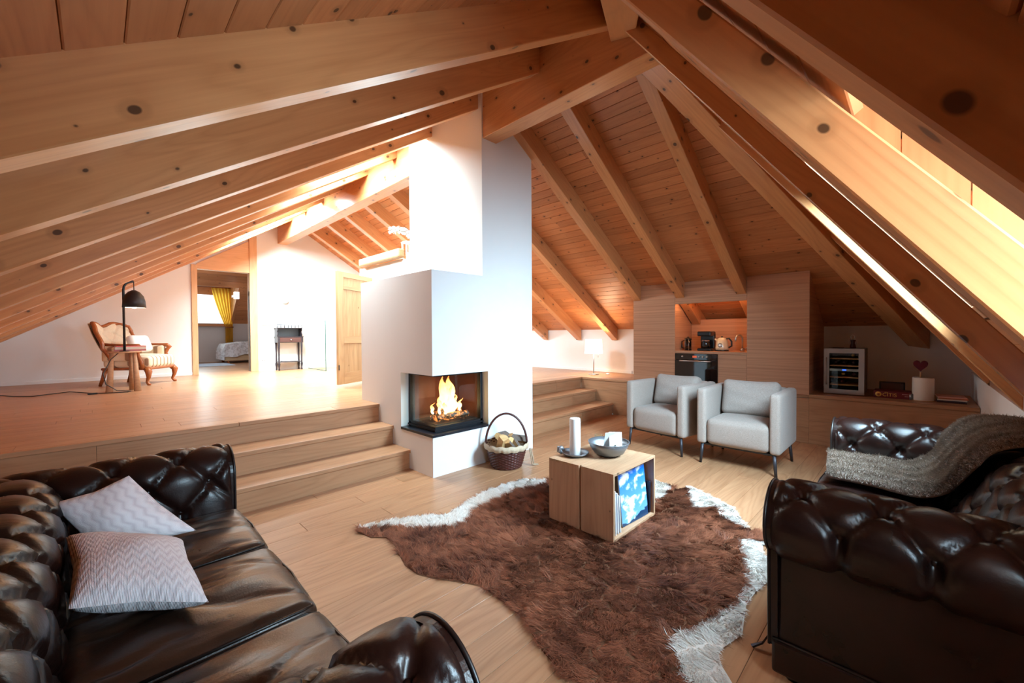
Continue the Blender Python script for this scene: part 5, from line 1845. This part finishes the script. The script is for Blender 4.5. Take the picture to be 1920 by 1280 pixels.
for sx in (-1, 1):
    v = [(sx * .235, a, b) for a, b in [(.05, .695), (.225, .695), (.225, .86), (.03, .86), (.02, .83), (.06, .79), (.03, .74)]]
    n = len(v)
    v2 = [(sx * .222, p[1], p[2]) for p in v]
    mk('end_bracket', v + v2, [tuple(range(n)), tuple(range(2 * n - 1, n - 1, -1))] + [((i + 1) % n, i, n + i, n + (i + 1) % n) for i in range(n)], M['ebony'], dk)
box('back_board', (-.222, .212, .695), (.222, .222, .86), plain('grey_blue_board', srgb(96, 112, 124), .5), dk)
box('shelf', (-.25, .02, .86), (.25, .23, .872), M['ebony'], dk, .003)
box('rail', (-.24, .03, .925), (.24, .042, .937), M['ebony'], dk, .002)
for i in range(8):
    xx = -.232 + i * .0663
    lathe('spindle', [(0, .872), (.006, .872), (.009, .895), (.006, .926), (0, .926)], M['ebony'], dk, 8, (xx, .036, 0))
box('stretcher_shelf', (-.22, .01, .165), (.22, .21, .18), M['ebony'], dk, .003)
tag(rbox('folded_paper', .30, .12, .03, .012, M['paper'], None, (.75, 6.28, ZP + .196), 0), 'crumpled white paper lying on the low shelf of the dark desk', 'paper')

# glass balustrade panel, wall sockets
gl = thing('glass_balustrade', 'frameless glass balustrade panel with dark green edge by the stairwell', 'balustrade', (1.165, 5.42, ZP))
box('pane', (-.006, .004, 0), (.006, .96, 1.01), M['glass'], gl)
box('edge', (-.008, 0, 0), (.008, .004, 1.01), M['glass_green'], gl)
box('foot_channel', (-.012, .0, -.001), (.012, .96, .012), M['glass_green'], gl)
t = thing('wall_socket', 'white double wall socket low on the far wall right of the doorway', 'socket', (.31, YF - .006, ZP + .22))
box('plate', (-.045, -.006, -.04), (.045, .006, .04), M['skin_white'], t, .003)
for sx in (-.018, .018):
    lathe('socket_hole', [(0, 0), (.012, 0), (.012, .002), (0, .002)], M['pewter'], t, 14, (sx, -.006, 0), rot=(PI / 2, 0, 0))
t = thing('light_switch', 'long pale switch plate on the far wall right of the doorway', 'switch', (.37, YF - .006, ZP + .93))
box('plate', (-.10, -.006, -.02), (.10, .006, .02), plain('pale_switch', srgb(200, 206, 206), .4), t, .003)
for i in range(3):
    box('rocker', (-.09 + i * .062, -.010, -.014), (-.034 + i * .062, -.004, .014), M['skin_white'], t, .002)
t = thing('wall_lamp', 'small round pale fitting high on the far wall above the desk', 'fitting', (.72, YF - .012, 1.98))
lathe('disc', [(0, 0), (.07, 0), (.065, .02), (0, .024)], plain('pale_disc', srgb(196, 210, 208), .5), t, 24, rot=(PI / 2, 0, 0))

# ------------------------------------------------------------------ white enclosure behind the fireplace, with door and orchid
ec = struct(box('wall_closet', (.92, 2.02, ZP), (2.3, 3.35, 2.30), M['white']))
hb = thing('header_beam', 'short rounded wooden beam along the top edge of the white closet', 'beam', (.88, 2.0, 2.31))
box('beam', (-.05, .0, 0), (.06, 1.2, .12), M['oldpine'], hb, .02, 'y')
dl = thing('panel_door', 'old pine panelled door leaf standing open behind the fireplace', 'door', (.245, 2.60, ZP + .035), math.radians(27))
Hd, Wd = 1.545, .82
box('stile', (0, -.02, 0), (.11, .02, Hd), M['oldpine'], dl, .003, 'z')
box('stile', (Wd - .11, -.02, 0), (Wd, .02, Hd), M['oldpine'], dl, .003, 'z')
for za, zb_ in ((0, .16), (.56, .66), (1.31, 1.36), (Hd - .07, Hd)):
    box('rail', (.11, -.02, za), (Wd - .11, .02, zb_), M['oldpine'], dl, .003)
for za, zb_ in ((.16, .56), (.66, 1.31), (1.36, Hd - .07)):
    box('panel', (.112, -.008, za), (Wd - .112, .008, zb_), M['oldpine'], dl, .002, 'z')
box('hinge', (-.004, -.024, .2), (.012, -.018, .27), M['black_metal'], dl)
lathe('knob', [(0, 0), (.012, 0), (.022, .03), (.018, .045), (0, .05)], M['black_metal'], dl, 14, (Wd - .05, -.02, .78), rot=(PI / 2, 0, 0))

op = thing('orchid', 'white flowering orchid in a white pot on top of the closet behind the chimney', 'plant', (1.40, 2.45, 2.30))
lathe('pot', [(0, 0), (.055, 0), (.07, .12), (.066, .12), (.052, .01), (0, .01)], M['skin_white'], op, 28)
lathe('soil', [(0, .10), (.066, .10), (.066, .104), (0, .106)], plain('bark_soil', srgb(90, 66, 46), .95), op, 20)
LEAF = plain('orchid_leaf', srgb(96, 150, 84), .35)
def leaf(name, base, dirv, L, wid_, droop, mat, par):
    d = Vector(dirv).normalized()
    sd = d.cross(Vector((0, 0, 1))).normalized()
    n = 12
    P = np.zeros((n, 5, 3))
    for i in range(n):
        t_ = i / (n - 1)
        c_ = Vector(base) + d * (L * t_) - Vector((0, 0, droop * t_ * t_))
        w_ = wid_ * math.sin(PI * min(1, .12 + .88 * t_)) ** .7 * (1 if t_ < .98 else .1)
        for j in range(5):
            u_ = (j - 2) / 2
            q = c_ + sd * (w_ * u_) + Vector((0, 0, .25 * w_ * u_ * u_))
            P[i, j] = q
    o_ = grid(name, P, mat, par, True)
    sm = o_.modifiers.new('thickness', 'SOLIDIFY')
    sm.thickness = .003
    return o_
for k in range(5):
    a = k * 1.26 + .4
    leaf('leaf', (0, 0, .11), (math.cos(a), math.sin(a), .5), .20, .035, .06, LEAF, op)
stem = [(0, 0, .11), (-.02, .02, .28), (-.05, .05, .42), (-.10, .12, .52), (-.18, .22, .56), (-.26, .32, .55)]
SP = spl(stem, 30)
tube('stem', [tuple(p) for p in SP], .004, plain('orchid_stem', srgb(130, 150, 96), .5), op, 6)
PET = plain('orchid_petal', srgb(250, 250, 250), .6)
for k in range(7):
    c_ = Vector(SP[13 + int(k * 2.6)])
    fl = None
    for m in range(5):
        a = m * 2 * PI / 5 + .3 * k
        d_ = Vector((math.cos(a) * .8 - .2, -.35, math.sin(a)))
        o_ = leaf('petal', c_, d_, .068, .034, .006, PET, op)
t = thing('lantern', 'white framed lantern standing at the front of the closet top', 'lantern', (1.08, 2.16, 2.30))
for sx in (-.055, .055):
    for sy in (-.055, .055):
        box('post', (sx - .009, sy - .009, 0), (sx + .009, sy + .009, .26), M['skin_white'], t, .002, 'z')
box('base', (-.07, -.07, 0), (.07, .07, .02), M['skin_white'], t, .003)
box('lid', (-.07, -.07, .25), (.07, .07, .27), M['skin_white'], t, .003)
lathe('candle', [(0, .02), (.025, .02), (.025, .12), (0, .12)], M['wax'], t, 18)

# ------------------------------------------------------------------ bedroom things
bd = thing('bed', 'low bed end with a pale patterned coverlet, seen through the doorway', 'bed', (1.05, 10.02, ZP))
M['coverlet'] = NT('patterned_coverlet')
k = M['coverlet']
v = k.obj()
k.l(k.ramp(k.noise(v, 14, 4, 1.2), (.45, srgb(226, 224, 226)), (.58, srgb(196, 190, 190))), k.b.inputs['Base Color'])
k.b.inputs['Roughness'].default_value = .9
M['coverlet'] = k.m
box('bed_base', (-.78, -.28, .06), (.7, .5, .30), plain('beige_bed_base', srgb(206, 176, 140), .9), bd, .02)
for sx in (-.7, .6):
    for yy in (-.22, .42):
        lathe('foot', [(0, 0), (.03, 0), (.03, .06), (0, .06)], M['walnut'], bd, 12, (sx, yy, 0))
nu_, nv_ = 60, 60
U_, V_ = np.meshgrid(np.linspace(-1, 1, nu_), np.linspace(-1, 1, nv_), indexing='ij')
X_, Y_ = U_ * .95, V_ * .58
ex_ = np.maximum(np.abs(X_) - .76, 0); ey_ = np.maximum(np.abs(Y_) - .40, 0)
ed_ = np.sqrt(ex_ ** 2 + ey_ ** 2)
Z_ = .56 - .10 * (U_ ** 2) - np.minimum(ed_ * 1.9, .36) + .02 * np.sin(X_ * 14) * (ed_ > 0)
grid('coverlet', np.stack([np.clip(X_, -.82 - .02 * np.sin(V_ * 17), .82), np.clip(Y_, -.44 - .02 * np.sin(U_ * 19), .45) + .1, Z_], -1), M['coverlet'], bd, True)
box('mattress', (-.76, -.29, .30), (.74, .5, .45), M['paper'], bd, .03)
ct = thing('curtain', 'olive gold curtain tied to one side at the bedroom window', 'curtain', (.40, 10.69, 0))
def curtain_mat():
    k = NT('gold_curtain')
    k.l(k.mix(k.noise(k.obj(), 6, 2), srgb(232, 178, 52), srgb(170, 138, 70)), k.b.inputs['Base Color'])
    k.b.inputs['Roughness'].default_value = .8
    out = [x for x in k.t.nodes if x.type == 'OUTPUT_MATERIAL'][0]
    tl = k.n('ShaderNodeBsdfTranslucent')
    tl.inputs[0].default_value = srgb(240, 190, 70)
    mx = k.n('ShaderNodeMixShader')
    mx.inputs[0].default_value = .55
    k.l(k.b.outputs[0], mx.inputs[1])
    k.l(tl.outputs[0], mx.inputs[2])
    k.l(mx.outputs[0], out.inputs[0])
    return k.m
nu_, nv_ = 70, 60
a_, s_ = np.meshgrid(np.linspace(0, 1, nu_), np.linspace(0, 1, nv_), indexing='ij')
ztop_, ztie, zbot = 2.57, 1.50, 1.0
zz_ = ztop_ - s_ * (ztop_ - zbot)
tt_ = np.clip((ztop_ - zz_) / (ztop_ - ztie), 0, 1)
left_ = -.24 + (.30) * tt_ ** 1.3
right_ = .24 + .0 * tt_
xx_ = left_ + (right_ - left_) * a_
yy_ = .03 * np.sin(a_ * 40) * (1 - .4 * tt_)
grid('cloth', np.stack([xx_, yy_, zz_], -1), curtain_mat(), ct, True)
tube('tie_band', [(.05, -.035, 1.50), (.15, -.045, 1.49), (.25, -.035, 1.50)], .014, M['walnut'], ct, 8)
tube('curtain_rod', [(-1.9, .0, 2.585), (.26, .0, 2.585)], .012, M['walnut'], ct, 8)
rgm = thing('bedroom_rug', 'pale patterned rug beside the bed in the bedroom', 'rug', (-.25, 9.3, ZP))
box('pile', (-.55, -.55, 0), (.55, .6, .012), plain('pale_blue_rug', srgb(196, 206, 222), .95, noise=.25), rgm, .004)
t = thing('bedroom_lamp', 'small lit white lamp on the bedroom wall at the doorway edge', 'lamp', (.50, 9.55, 2.30))
box('lamp_body', (-.05, -.05, -.09), (.06, .05, .09), emit('lit_white', (1, .97, .92, 1), 4.0), t, .01)
box('lamp_mount', (-.02, .05, -.03), (.02, .42, .03), M['skin_white'], t)
